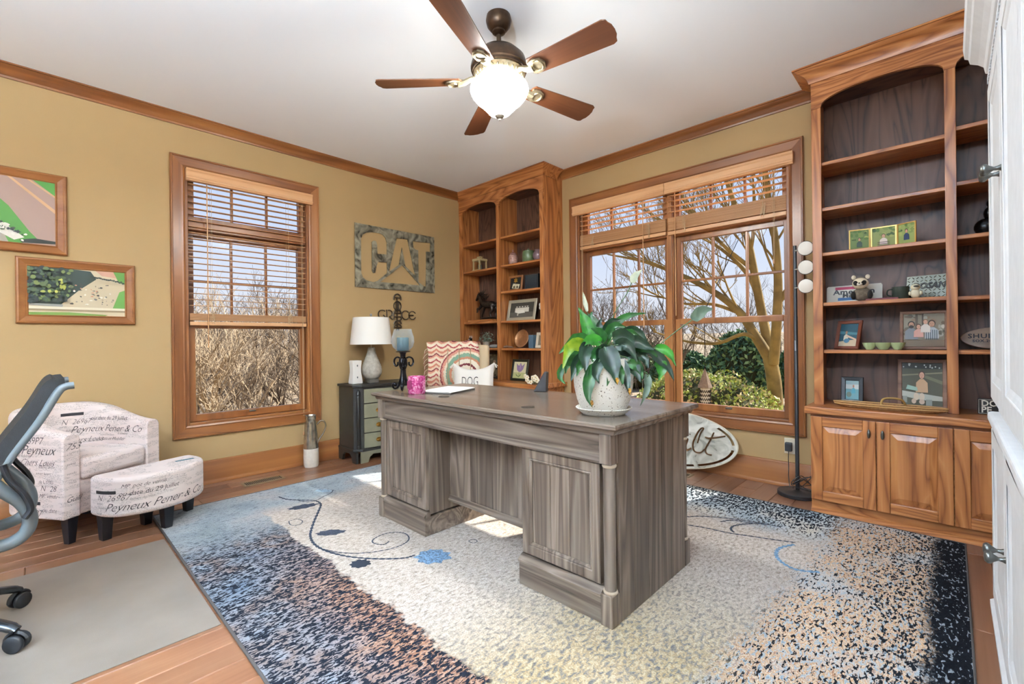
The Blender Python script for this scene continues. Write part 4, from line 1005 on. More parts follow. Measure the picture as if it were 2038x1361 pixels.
# ------------------------------------------------------------------ floor vents
def vent(label, x0, x1, y0, y1, along):
    v = thing('floor_vent', label, 'vent', ((x0 + x1) / 2, (y0 + y1) / 2, 0), group='floor heating vents')
    m1 = pm('vent_tan', '#8f7f66', .4, .5); w = .02
    MB().frame((x0, y0, .0005), (1, 0, 0), (0, 1, 0), x1 - x0, y1 - y0, (0, 0, 1), [(0, 0), (0, .002), (.004, .005), (w, .005), (w, 0)]).build('frame', m1, v)
    MB().box(x0 + w, x1 - w, y0 + w, y1 - w, .0004, .0012).build('opening', pm('vent_dark', '#0c0b0a', .9), v)
    L = (y1 - y0 if along == 'y' else x1 - x0) - 2 * w; n = int(L / .0125)
    for i in range(1, n):
        t = w + L * i / n
        q = MB().box(x0 + w, x1 - w, y0 + t - .002, y0 + t + .002, .0012, .0042) if along == 'y' else MB().box(x0 + t - .002, x0 + t + .002, y0 + w, y1 - w, .0012, .0042)
        q.build('louvre', m1, v)
vent('brass floor vent below the single window', .195, .315, -2.64, -2.345, 'y')
vent('floor vent below the double window, half hidden by the desk', 2.36, 2.64, -.275, -.165, 'x')

# ------------------------------------------------------------------ pictures on the left wall
def print_(mb_list, parent, base, U, V, Nn, shapes, name='photo'):
    """flat print: shapes = list of (color, polygon in 0..1 uv)"""
    mats = []; mb = MB()
    for i, (c, poly) in enumerate(shapes):
        m = ink(c)
        if m not in mats: mats.append(m)
        o = Vector(base) + Vector(Nn) * (.00025 * i)
        mb.add([o + Vector(U) * a + Vector(V) * b for a, b in poly], [tuple(range(len(poly)))], mats.index(m))
    return mb.build(name, mats, parent, recalc=False)
def rect(a, b, c, d): return [(a, c), (b, c), (b, d), (a, d)]
def oval(cx, cy, rx, ry, n=14, jit=0): return [(cx + rx * math.cos(2 * math.pi * k / n) * (1 + random.uniform(-jit, jit)), cy + ry * math.sin(2 * math.pi * k / n) * (1 + random.uniform(-jit, jit))) for k in range(n)]
def clipb(poly): return [(min(1, max(0, a)), min(1, max(0, b))) for a, b in poly]
pframe = [(0, 0), (0, .014), (.006, .024), (.014, .026), (.02, .022), (.045, .010), (.05, .014), (.055, .010), (.055, 0)]
def wallpic(label, y0, y1, z0, z1, shapes):
    t = thing('framed_picture', label, 'picture', (.002, (y0 + y1) / 2, z0), group='aerial photographs on the wall')
    MB().frame((.002, y0, z0), (0, 1, 0), (0, 0, 1), y1 - y0, z1 - z0, (1, 0, 0), pframe).build('frame', framewood('y'), t)
    f = .05
    MB().box(.002, .008, y0 + f, y1 - f, z0 + f, z1 - f).build('backing', pm('card_back', '#8a7a66', .9), t)
    print_(None, t, (.0085, y0 + f, z0 + f), (0, y1 - y0 - 2 * f, 0), (0, 0, z1 - z0 - 2 * f), (1, 0, 0), shapes)
up = [('#a58a80', rect(0, 1, 0, 1)), ('#4f8a3c', clipb([(0.4, .86), (.62, .55), (.78, .2), (.84, .1), (.70, .0), (.3, .0), (.2, .6)])), ('#9a9488', clipb([(0, 0), (.62, 0), (.55, .25), (.35, .6), (0, .9)])), ('#c9a07c', [(.60, 1), (.63, 1), (1, .56), (1, .50)]), ('#c9a07c', [(.75, 1), (.775, 1), (1, .78), (1, .75)]), ('#4d8f3d', [(.8, 1), (1, 1), (1, .78)]),
      ('#e8e4da', clipb([(.42, .4), (.52, .36), (.74, .1), (.66, .05), (.5, .18)])), ('#20241f', clipb([(.7, .06), (.82, .1), (1, .08), (1, .04), (.72, .02)]))]
for k in range(26): up.append((random.choice(['#1f2421', '#3c4a35', '#f0ece2', '#2a2f33']), clipb(oval(.40 + .34 * k / 26 + random.uniform(-.04, .05), .42 - .34 * k / 26 + random.uniform(-.07, .05), random.uniform(.008, .028), random.uniform(.01, .03), 6, .4))))
wallpic('upper framed aerial photo of brown field with green strip', -4.19, -3.555, 1.635, 2.14, up)
lo = [('#cfc0a2', rect(0, 1, 0, 1)), ('#2c3a33', clipb([(0, .25), (.32, .24), (.5, .55), (.68, .8), (.62, .96), (.3, 1), (0, 1)])), ('#5c8f3f', clipb([(.84, .12), (1, .12), (1, .6), (.93, .55)])), ('#5c8f3f', clipb([(.85, 1), (1, 1), (1, .72), (.93, .75)])), ('#c99c86', clipb([(.66, 1), (.86, 1), (.9, .85), (.74, .88)])), ('#8c7a5c', rect(0, 1, .1, .14)), ('#e9e0c8', rect(0, 1, .14, .19)), ('#6b8a3e', clipb([(0, 0), (.75, 0), (.8, .04), (.4, .08), (0, .07)])), ('#9b9b94', clipb([(0, .21), (.33, .19), (.34, .24), (0, .25)]))]
for k in range(130):
    a = random.uniform(0, .42); lo.append((random.choice(['#3d4f3c', '#24302c', '#52633f', '#1c2628', '#6b7a44', '#44563a']), clipb(oval(a, random.uniform(.27 + a * .1, .98), random.uniform(.012, .035), random.uniform(.02, .05), 7, .3))))
for k in range(10): lo.append((random.choice(['#9aa04a', '#aeb257']), clipb(oval(random.uniform(.08, .35), random.uniform(.45, .75), random.uniform(.012, .025), random.uniform(.02, .04), 7, .3))))
for k in range(44): lo.append((random.choice(['#2d2c2a', '#3b3a36', '#efe9dc', '#8a7f70', '#c58a6d', '#55524c']), clipb(oval(random.uniform(.40, .86), random.uniform(.24, .68), random.uniform(.006, .022), random.uniform(.008, .022), 5, .5))))
for k in range(18): lo.append(('#25302a', clipb(oval(.62 + .02 * k, .84 - .006 * k + random.uniform(-.01, .01), .014, .02, 6, .3))))
wallpic('lower framed aerial photo of woods, yard and road', -3.785, -3.222, 1.2, 1.608, lo)

# ------------------------------------------------------------------ metal sign, cross
def brushed(name, c1, c2):
    m, nt, b = newmat(name); MATS[name] = m
    tc = nt.nodes.new('ShaderNodeTexCoord'); co = tc.outputs['Object']
    f = nnoise(nt, co, 9, 2, 1.6); c = nramp(nt, f, [(.35, c1), (.65, c2)])
    nt.links.new(c, b.inputs['Base Color']); b.inputs['Metallic'].default_value = .35
    nt.links.new(nramp(nt, f, [(.3, (.25,) * 3 + (1,)), (.7, (.5,) * 3 + (1,))]), b.inputs['Roughness'])
    bp = nt.nodes.new('ShaderNodeBump'); bp.inputs['Strength'].default_value = .25; bp.inputs['Distance'].default_value = .003
    nt.links.new(f, bp.inputs['Height']); nt.links.new(bp.outputs[0], b.inputs['Normal'])
    return m
steel = brushed('swirled_steel', '#57554a', '#a5a28f')
def cz(pts):
    out = []
    for x, y in pts:
        u = (x - 91) / 890; t = 75 + 160 * u; bt = 800 + 65 * u; v = (y - t) / (bt - t); out.append((u * .925, (1 - v) * .61))
    return out
holes = [cz([(420, 430), (420, 300), (405, 240), (375, 205), (340, 190), (270, 180), (210, 185), (170, 210), (150, 260), (150, 640), (165, 690), (200, 725), (270, 745), (320, 730), (420, 640), (420, 520), (325, 512), (308, 560), (292, 640), (275, 642), (262, 620), (262, 290), (280, 275), (303, 280), (315, 320), (318, 422)]),
         cz([(530, 240), (655, 258), (742, 668), (625, 560), (612, 490), (588, 350), (552, 548), (440, 622)]),
         cz([(590, 548), (345, 742), (800, 778)]),
         cz([(715, 275), (935, 298), (930, 400), (880, 395), (872, 790), (850, 790), (780, 740), (780, 378), (745, 370), (722, 350)])]
msg = thing('metal_wall_sign', 'cut-out brushed steel wall sign reading CAT', 'sign', (.002, -1.13, 1.588))
Ms = Matrix(((0, 0, 1, .012), (1, 0, 0, -1.595), (0, 1, 0, 1.588), (0, 0, 0, 1)))
cutplate([(0, 0), (.925, 0), (.925, .61), (0, .61)], holes, .008, 'plate', steel, msg, Ms)
for a, b in ((.03, .03), (.895, .03), (.03, .58), (.895, .58)): MB().tube([(.001, -1.595 + a, 1.588 + b), (.0125, -1.595 + a, 1.588 + b)], .006, 8).build('standoff', darkmetal, msg)
cross = thing('horseshoe_cross', 'horseshoe wall cross spelling GRACE above the table lamp', 'cross', (.012, -1.14, 1.17))
shoe = pm('rusty_horseshoe', '#5e5347', .4, .8, var=.35, vscale=60)
def arcs(name, c, r, a0, a1, ry=None, extra=None):
    ry = ry or r; P = [(.016, c[0] + r * math.cos(R(a0 + (a1 - a0) * k / 12)), c[1] + ry * math.sin(R(a0 + (a1 - a0) * k / 12))) for k in range(13)]
    mb = MB().tube(P, .0085, 7, flat=.6)
    for e in (extra or []): mb.tube([(.016, c[0] + a, c[1] + b) for a, b in e], .007, 6)
    return mb.build(name, shoe, cross, smooth=50)
hz = 1.335
arcs('letter_g', (-1.315, hz), .043, 45, 320, extra=[[(.04, -.03), (.012, -.008)], [(.04, -.03), (.05, -.045)]])
arcs('letter_r', (-1.235, hz + .012), .033, -90, 110, extra=[[(-.03, .035), (-.028, -.05)], [(0, -.033), (.035, -.062)]])
arcs('letter_a', (-1.14, hz), .047, -30, 210, .055, extra=[[(-.04, -.02), (.04, -.02)], [(-.04, .018), (.04, .018)], [(-.041, -.028), (-.045, -.05)], [(.041, -.028), (.045, -.05)]])
arcs('letter_c', (-1.045, hz), .045, 40, 320)
arcs('letter_e', (-.962, hz), .043, 30, 330, extra=[[(-.043, 0), (.012, 0)]])
arcs('horseshoe', (-1.14, 1.50), .042, -20, 200, .045, extra=[[(-.035, .01), (.035, .01)], [(0, .045), (0, .052)]])
arcs('horseshoe', (-1.14, 1.425), .043, -80, 260, .05, extra=[[(-.012, .04), (-.014, -.03), (0, -.045)], [(.012, .04), (.014, -.03), (0, -.045)]])
arcs('horseshoe', (-1.14, 1.245), .04, -10, 190, .03, extra=[[(.035, .04), (-.02, .01)]])
arcs('horseshoe', (-1.14, 1.205), .043, 0, 180, .035, extra=[[(-.042, 0), (.042, 0)], [(-.01, 0), (-.01, -.03)], [(.01, 0), (.01, -.03)]])
MB().box(.0025, .012, -1.146, -1.134, 1.19, 1.52).build('hanger_bar', shoe, cross)

# ------------------------------------------------------------------ oval truck sign leaning on the window wall
ov = thing('oval_metal_sign', 'large oval white steel sign with script lettering leaning under the double window', 'sign', (2.41, -.1, 0))
Mo = Matrix.Translation((2.39, -.082, .238)) @ Matrix.Rotation(R(90 - 9), 4, 'X')
def el(rx, ry, n=64): return [(rx * math.cos(2 * math.pi * k / n), ry * math.sin(2 * math.pi * k / n)) for k in range(n)]
OVX, OVZ = .545, .228
wst = brushed('pale_steel', '#b9bab0', '#e8e8e0')
slots = []
for a0, a1 in ((4, 40), (-60, -6), (128, 176), (186, 240), (244, 296)):
    o = [((OVX - .022) * math.cos(R(a0 + (a1 - a0) * k / 14)), (OVZ - .018) * math.sin(R(a0 + (a1 - a0) * k / 14))) for k in range(15)]
    i_ = [((OVX - .042) * math.cos(R(a0 + (a1 - a0) * k / 14)), (OVZ - .034) * math.sin(R(a0 + (a1 - a0) * k / 14))) for k in range(15)]
    slots.append(o + i_[::-1])
cutplate(el(OVX, OVZ), slots, .004, 'plate', wst, ov, Mo)
MB().tube([Mo @ Vector((a, b, 0)) for a, b in el(OVX, OVZ, 72)], .004, 6, closed=True).build('rim', pm('cream_edge', '#d8d0bd', .5), ov)
brz = pm('bronze_cutout', '#7a5a3c', .35, .6)
tv, tf = textmesh('Peterb', .27, .3, .003, .001, 'RIGHT', .82, 4)
MB().add([Mo @ Vector((q.x + .13, q.y, q.z + .004)) for q in tv], tf).build('lettering', brz, ov)
def scr(name, *paths):
    mb = MB()
    for p in paths:
        Q = bez([(x, y, .005) for x, y in p], 6); n = len(Q)
        mb.tube([Mo @ q for q in Q], [.0105 + .003 * math.sin(math.pi * i / n) for i in range(n)], 8, flat=.45)
    return mb.build(name, brz, ov, smooth=60)
scr('letter_i', [(.142, .007), (.166, .016), (.153, -.039), (.164, -.072), (.198, -.052)], [(.182, .055), (.186, .056)])
scr('letter_l', [(.246, -.004), (.265, .073), (.287, .112), (.269, .113), (.24, .07), (.213, -.001), (.213, -.046), (.231, -.074), (.274, -.073), (.303, -.043)])
scr('letter_t', [(.368, .094), (.343, .032), (.317, -.022), (.31, -.053), (.324, -.076), (.359, -.079)], [(.304, .049), (.332, .045), (.381, .056), (.453, .077)])

# ------------------------------------------------------------------ outlet and floor lamp
ot = thing('wall_outlet', 'white wall outlet with black adapter below the double window', 'outlet', (3.26, -.001, .24))
MB().box(3.222, 3.296, -.006, -.001, .236, .346).build('cover_plate', pm('outlet_white', '#ded6c2', .4), ot, bevel=.003)
MB().box(3.232, 3.274, -.04, -.0062, .258, .318).build('adapter', pm('adapter_black', '#23252a', .5), ot, bevel=.004)
MB().tube(bez([(3.255, -.03, .258), (3.257, -.05, .22), (3.26, -.06, .15), (3.262, -.07, .08), (3.275, -.09, .02), (3.30, -.12, .032)], 6), .0025, 6).build('cable', blk, ot, smooth=60)
LX, LY = 3.335, -.165
lampb = pm('lamp_black', '#202226', .4)
fl_ = thing('floor_lamp', 'slim black floor lamp with three white disc heads beside the bookcase', 'lamp', (LX, LY, 0))
MB().lathe([(0, .001), (.118, .001), (.12, .006), (.12, .022), (.116, .026), (.03, .028), (.02, .034), (.012, .036), (0, .036)], (LX, LY, 0), 40).build('base', lampb, fl_, smooth=35)
MB().lathe([(0, .03), (.0125, .03), (.0125, 1.2), (.0112, 1.202), (.0112, 1.675), (0, 1.677)], (LX, LY, 0), 14).build('pole', lampb, fl_, smooth=40)
MB().box(LX - .004, LX + .004, LY - .0145, LY - .011, .97, 1.04).build('touch_switch', pm('switch_grey', '#8d9297', .3), fl_)
for z in (1.645, 1.52, 1.397):
    hx, hy = LX + .068, LY - .03
    h = MB(); d = Vector((-.10, -1, -.08)).normalized(); M = Matrix.Translation((hx, hy, z)) @ d.to_track_quat('Z', 'Y').to_matrix().to_4x4()
    h.lathe([(0, -.022), (.03, -.022), (.046, -.014), (.048, .0), (0, .0)], (0, 0, 0), 28).xf(M)
    hd = h.build('lamp_head', lampb, fl_, smooth=40)
    q = MB().lathe([(0, .0005), (.0445, .0005), (.0445, .004), (.042, .006), (0, .006)], (0, 0, 0), 28).xf(M); q.build('diffuser', pm('lamp_diffuser', '#e9e6dd', .5), hd, smooth=40)
    MB().tube([(LX, LY - .01, z - .006), (LX + .03, LY - .02, z - .004), (hx - .01, hy + .01, z)], .0045, 8).build('arm', pm('lamp_arm_silver', '#b9b7b0', .35, .6), hd)
cb = MB()
for k in range(4):
    P = [(LX + .02 + random.uniform(-.05, .1), LY + random.uniform(-.06, .1), .038 + random.uniform(.0, .12)) for _ in range(6)]
    cb.tube(bez(P, 5), .0024, 5)
cb.build('power_cord', lampb, fl_, smooth=60)
# ------------------------------------------------------------------ things on the desk
T = DZ + .0008
chd = thing('hurricane_candle_holder', 'black iron scroll candle holder with crackle glass hurricane on the desk', 'candle holder', (1.625, -2.12, T))
iron = pm('black_iron', '#17161a', .28, .6)
HX_, HY_ = 1.625, -2.12
cg = None
def crackle():
    m, nt, b = newmat('crackle_glass'); MATS['crackle_glass'] = m
    nt.nodes.remove(b); out = nt.nodes['Material Output']; tc = nt.nodes.new('ShaderNodeTexCoord')
    vo = nt.nodes.new('ShaderNodeTexVoronoi'); vo.feature = 'DISTANCE_TO_EDGE'; vo.inputs['Scale'].default_value = 70; nt.links.new(tc.outputs['Object'], vo.inputs['Vector'])
    f = nramp(nt, vo.outputs['Distance'], [(0, (.22,) * 3 + (1,)), (.04, (.05,) * 3 + (1,)), (1, (.03,) * 3 + (1,))])
    t = nt.nodes.new('ShaderNodeBsdfTransparent'); g = nt.nodes.new('ShaderNodeBsdfPrincipled'); mx = nt.nodes.new('ShaderNodeMixShader')
    t.inputs[0].default_value = (.93, .95, .95, 1); g.inputs['Roughness'].default_value = .12; g.inputs['Base Color'].default_value = (.75, .8, .82, 1)
    lw = nt.nodes.new('ShaderNodeLayerWeight'); lw.inputs[0].default_value = .35
    mxx = nmath(nt, 'MAXIMUM', f, nmath(nt, 'MULTIPLY', lw.outputs['Facing'], .4))
    nt.links.new(mxx, mx.inputs[0]); nt.links.new(t.outputs[0], mx.inputs[1]); nt.links.new(g.outputs[0], mx.inputs[2]); nt.links.new(mx.outputs[0], out.inputs[0])
    return m
MB().lathe([(0, .885), (.012, .885), (.02, .895), (.028, .92), (.026, .95), (.02, .962), (.016, .965), (.018, .985), (.022, .995), (.045, .998), (.045, 1.002), (0, 1.002)], (HX_, HY_, 0), 20).build('stem', iron, chd, smooth=40)
for k in range(3):
    a = R(200 + 120 * k); d = Vector((math.cos(a), math.sin(a), 0)); o = Vector((HX_, HY_, 0))
    P = [o + d * r + Vector((0, 0, z)) for r, z in ((.008, .90), (.010, .86), (.02, .82), (.042, T + .022), (.062, T + .011), (.078, T + .018), (.082, T + .035), (.07, T + .045), (.06, T + .037), (.062, T + .028))]
    MB().tube(bez(P, 5), [.011] * 15 + [.009] * 31, 8, flat=.7).build('foot_scroll', iron, chd, smooth=60)
    P = [o + d * r + Vector((0, 0, z)) for r, z in ((.016, .955), (.04, .965), (.062, .955), (.068, .93), (.055, .91), (.04, .918), (.04, .935))]
    MB().tube(bez(P, 5), .008, 8, flat=.7).build('arm_scroll', iron, chd, smooth=60)
MB().lathe([(.024, 1.003), (.04, 1.008), (.062, 1.03), (.071, 1.06), (.068, 1.09), (.058, 1.12), (.053, 1.14), (.0515, 1.14), (.056, 1.12), (.066, 1.09), (.069, 1.06), (.06, 1.031), (.039, 1.01), (.024, 1.005)], (HX_, HY_, 0), 32).build('hurricane_glass', crackle(), chd, smooth=60)
tcn = tag(MB().lathe([(0, 1.006), (.0365, 1.006), (.0365, 1.084), (.034, 1.088), (.012, 1.084), (0, 1.083)], (HX_, HY_, 0), 24).build('pillar_candle', pm('teal_wax', '#2f5a6a', .6, var=.15, vscale=40), smooth=40), 'teal pillar candle inside the hurricane glass', 'candle')
jc = thing('jar_candle', 'pink glass jar candle on the desk corner', 'candle', (1.835, -2.165, T))
def pinkg():
    m, nt, b = newmat('pink_glass'); MATS['pink_glass'] = m
    tc = nt.nodes.new('ShaderNodeTexCoord'); f = nnoise(nt, tc.outputs['Object'], 45, 3, 1.5)
    c = nramp(nt, f, [(.35, '#a3256b'), (.5, '#d75a9b'), (.65, '#efb0d2')]); nt.links.new(c, b.inputs['Base Color'])
    b.inputs['Roughness'].default_value = .15; b.inputs['Transmission Weight'].default_value = .35; b.inputs['Coat Weight'].default_value = .5
    return m
MB().lathe([(0, T), (.047, T), (.051, T + .006), (.051, .856), (.049, .86), (.046, .858), (.045, .845), (0, .845)], (1.835, -2.165, 0), 28).build('jar', pinkg(), jc, smooth=40)
MB().box(1.815, 1.86, -2.2168, -2.2155, .79, .835).build('label', pm('candle_label', '#7c2350', .5), jc)
MB().tube([(1.835, -2.165, .845), (1.836, -2.165, .856)], .0012, 5).build('wick', blk, jc)
pd = thing('notepad', 'white paper notepad lying on the desk top', 'notepad', (1.89, -1.97, T), R(18.5))
MB().box(-.1, .1, -.14, .14, .0006, .008).build('cover', pm('pad_dark', '#4a4542', .7), pd, local=True)
for i, (dx, r) in enumerate(((0, 0), (.004, 1.5), (-.003, -1))):
    q = MB().box(-.098, .098, -.138, .138, .008 + .0025 * i, .0104 + .0025 * i).xf(Matrix.Translation((dx, 0, 0)) @ Matrix.Rotation(R(r), 4, 'Z')); q.build('sheet', pm('paper_white', '#f1efeb', .8), pd, local=True)
# potted peace lily
PX, PY = 3.05, -2.085
pp = thing('potted_plant', 'drooping peace lily in a speckled white pot on the desk', 'plant', (PX, PY, T), YAW)
def speckle():
    m, nt, b = newmat('speckled_ceramic'); MATS['speckled_ceramic'] = m
    tc = nt.nodes.new('ShaderNodeTexCoord'); n = nnoise(nt, tc.outputs['Object'], 150, 1, 0); 
    k = nstep(nt, n, .665, .69); n2 = nnoise(nt, tc.outputs['Object'], 420, 1, 0); k2 = nmath(nt, 'MULTIPLY', nstep(nt, n2, .68, .7), .5)
    c = nmix(nt, nmath(nt, 'MAXIMUM', k, k2), C('#dddad2'), C('#5a4a3e')); nt.links.new(c, b.inputs['Base Color']); b.inputs['Roughness'].default_value = .4
    return m
spk = speckle()
z0 = DZ
MB().lathe([(0, .012), (.085, .012), (.092, .02), (.108, .06), (.119, .11), (.122, .16), (.117, .205), (.112, .228), (.107, .228), (.112, .2), (.11, .19), (0, .19)], (0, 0, 0), 36).build('pot', spk, pp, local=True, smooth=45)
MB().lathe([(0, .0), (.085, .0), (.092, .006), (.108, .02), (.114, .026), (.112, .029), (.1, .024), (.09, .014), (0, .012)], (0, 0, 0), 36).build('saucer', spk, pp, local=True, smooth=45)
MB().lathe([(.11, .2), (.06, .206), (0, .208)], (0, 0, 0), 20).build('soil', pm('potting_soil', '#2b211a', .95, bump=.8, bscale=120), pp, local=True)
def leafmat(name, c1, c2, tip=None):
    m, nt, b = newmat(name); MATS[name] = m
    tc = nt.nodes.new('ShaderNodeTexCoord'); f = nnoise(nt, tc.outputs['Object'], 22, 3, .8)
    c = nramp(nt, f, [(.35, c1), (.65, c2)]); nt.links.new(c, b.inputs['Base Color']); b.inputs['Roughness'].default_value = .45; b.inputs['Coat Weight'].default_value = .05
    out = nt.nodes['Material Output']; t = nt.nodes.new('ShaderNodeBsdfTranslucent'); t.inputs[0].default_value = tuple(min(1, q * 1.4) for q in C(c2)[:3]) + (1,)
    mx = nt.nodes.new('ShaderNodeMixShader'); mx.inputs[0].default_value = .3; nt.links.new(b.outputs[0], mx.inputs[1]); nt.links.new(t.outputs[0], mx.inputs[2]); nt.links.new(mx.outputs[0], out.inputs[0])
    return m
LM = {'d': leafmat('leaf_dark', '#0f2217', '#1f3b26'), 'g': leafmat('leaf_green', '#1f5a1d', '#3b8a2a'), 'y': leafmat('leaf_yellowing', '#3f7a1c', '#93a62c'), 'p': leafmat('spathe_pale', '#a9b8a0', '#cfd8c6'), 's': leafmat('leaf_grey', '#42594a', '#6d8270'), 'm': leafmat('leaf_mid', '#173d1e', '#2f652c'), 'b': leafmat('leaf_brown_tip', '#6b4a1e', '#b98a2e')}
stemm = pm('plant_stem', '#3d5a34', .5)
UU = .000536
def LP(x, y, d): return Vector(((x - 500) * UU, -d, (1262 - y) * UU))
def leaf(pts, w, mk, d0, d1, stem_from=None, fold=.42):
    n = 9; Q = bez([LP(p[0], p[1], d0 + (d1 - d0) * i / (len(pts) - 1)) for i, p in enumerate(pts)], 6); W = w * UU / 2
    vs = []; idx = [round(i * (len(Q) - 1) / n) for i in range(n + 1)]
    for i, k in enumerate(idx):
        p = Q[k]; t = (Q[min(k + 1, len(Q) - 1)] - Q[max(k - 1, 0)]).normalized()
        f = i / n; ww = W * max(.02, math.sin(math.pi * min(1, f ** .62)) ** 1.15)
        side = t.cross(Vector((0, -1, 0)))
        if side.length < .05: side = Vector((1, 0, 0))
        side.normalize(); nrm = side.cross(t); nrm.normalize()
        wv = .004 * math.sin(i * 1.7 + pts[0][0])
        for s in (-1, -.5, 0, .5, 1): vs.append(p + side * s * ww + nrm * (abs(s) * ww * fold + wv * s))
    fs = [(i * 5 + j, i * 5 + j + 1, i * 5 + 6 + j, i * 5 + 5 + j) for i in range(n) for j in range(4)]
    o = MB().add(vs, fs).build('leaf', LM[mk], pp, local=True, smooth=60)
    if stem_from:
        a = LP(stem_from[0], stem_from[1], stem_from[2] if len(stem_from) > 2 else 0); b = Q[0]
        mid = (a + b) / 2 + Vector((0, 0, .02))
        MB().tube(bez([a, mid, b, Q[2]], 4), .0024, 5).build('petiole', stemm, o, local=True)
    return o
B0 = (480, 870)
LV = [([(420, 740), (385, 570), (330, 440)], 105, 'g', -.02, -.05), ([(425, 740), (400, 660), (372, 590)], 75, 'g', .02, .0), ([(400, 760), (300, 675), (150, 800)], 95, 'm', 0, .05),
      ([(380, 740), (240, 740), (175, 905)], 105, 'y', .02, .08), ([(380, 730), (330, 800), (340, 960)], 110, 'd', .06, .12), ([(330, 800), (265, 890), (232, 1000)], 75, 'd', .04, .09), ([(290, 830), (225, 870), (200, 950)], 75, 'm', .0, .04),
      ([(200, 880), (165, 970), (205, 1030)], 55, 'm', -.01, .02), ([(400, 860), (355, 980), (340, 1090), (365, 1175)], 90, 'm', .10, .14), ([(480, 750), (515, 870), (542, 1010)], 150, 'd', .09, .15), ([(470, 770), (410, 800), (385, 860)], 85, 'm', .07, .10),
      ([(590, 820), (620, 960), (636, 1092)], 85, 'd', .08, .135), ([(650, 830), (690, 910), (725, 1005)], 105, 'd', .07, .12), ([(550, 690), (640, 690), (695, 800)], 140, 'd', .06, .10), ([(640, 640), (750, 645), (832, 770)], 85, 'd', .02, .05), ([(680, 690), (760, 730), (845, 775)], 95, 'd', .06, .09),
      ([(600, 600), (700, 515), (865, 490)], 60, 'm', -.06, -.05), ([(540, 690), (590, 590), (692, 610)], 80, 'm', -.03, .0), ([(505, 600), (450, 530), (415, 480)], 60, 's', -.08, -.09), ([(470, 660), (445, 620), (500, 600)], 70, 's', -.06, -.04), ([(840, 780), (905, 840), (965, 910), (1000, 1010)], 80, 'd', .03, .07),
      ([(900, 760), (985, 790), (1042, 905)], 75, 'g', .0, .03), ([(900, 855), (915, 920), (890, 1005)], 95, 'g', .04, .06), ([(740, 790), (790, 840), (808, 915)], 75, 'd', .03, .07), ([(805, 950), (795, 1060), (735, 1185)], 60, 's', .06, .09), ([(610, 760), (690, 820), (760, 900)], 90, 'd', .04, .07),
      ([(520, 770), (450, 790), (420, 880)], 95, 'd', .05, .11), ([(560, 800), (520, 900), (480, 1030)], 90, 'm', .09, .125), ([(540, 740), (560, 640), (620, 560)], 80, 'g', -.05, -.07), ([(450, 740), (470, 650), (440, 560)], 70, 'm', -.06, -.09), ([(640, 780), (720, 780), (800, 770)], 70, 'd', -.02, .0), ([(690, 840), (760, 900), (780, 980)], 60, 'd', -.03, -.02),
      ([(500, 720), (470, 640), (400, 610)], 85, 'm', .0, .03), ([(560, 740), (640, 740), (700, 860)], 100, 'd', .08, .12), ([(470, 720), (380, 690), (300, 760)], 85, 'g', .05, .08), ([(600, 700), (680, 650), (770, 690)], 85, 'm', .03, .06), ([(520, 650), (580, 560), (660, 540)], 70, 'd', -.04, -.03),
      ([(440, 830), (400, 930), (420, 1010)], 80, 'd', .11, .14), ([(520, 860), (575, 930), (590, 1020)], 75, 'm', .11, .135), ([(650, 860), (720, 900), (745, 985)], 80, 'm', .09, .11), ([(700, 750), (800, 760), (880, 830)], 80, 'm', .05, .07), ([(360, 830), (300, 880), (270, 960)], 70, 'm', .07, .10), ([(460, 690), (420, 560), (440, 470)], 75, 'm', -.04, -.06), ([(780, 770), (860, 790), (920, 850)], 65, 'd', .02, .04), ([(540, 700), (500, 600), (520, 520)], 70, 'd', -.06, -.08),
      ([(350, 790), (280, 790), (215, 850)], 85, 'm', -.03, -.02), ([(430, 800), (380, 870), (330, 900)], 80, 'd', .03, .07)]
for pts, w, mk, d0, d1 in LV: leaf(pts, w, mk, d0, d1, (470 + (pts[0][0] - 500) * .25, 890, d0 * .4))
for (x, y, dd_) in ((542, 1010, .152), (636, 1088, .138), (365, 1170, .142)):
    leaf([(x - 4, y - 45), (x, y - 20), (x, y + 5)], 22, 'b', dd_, dd_ + .004)
for stem, pts, w, d in (([(560, 880), (600, 540), (720, 330), (757, 245)], [(757, 250), (785, 190), (842, 145)], 62, -.06), ([(700, 880), (880, 780), (1050, 650), (1190, 550)], [(1188, 553), (1260, 485), (1350, 468)], 95, .0), ([(440, 880), (430, 600), (405, 470)], [(405, 475), (385, 380), (372, 310)], 36, -.07)):
    l = leaf(pts, w, 'p' if w != 95 else 's', d, d)
    MB().tube(bez([LP(a, b, d) for a, b in stem], 6), .0022, 6).build('flower_stalk', stemm, l, local=True, smooth=60)

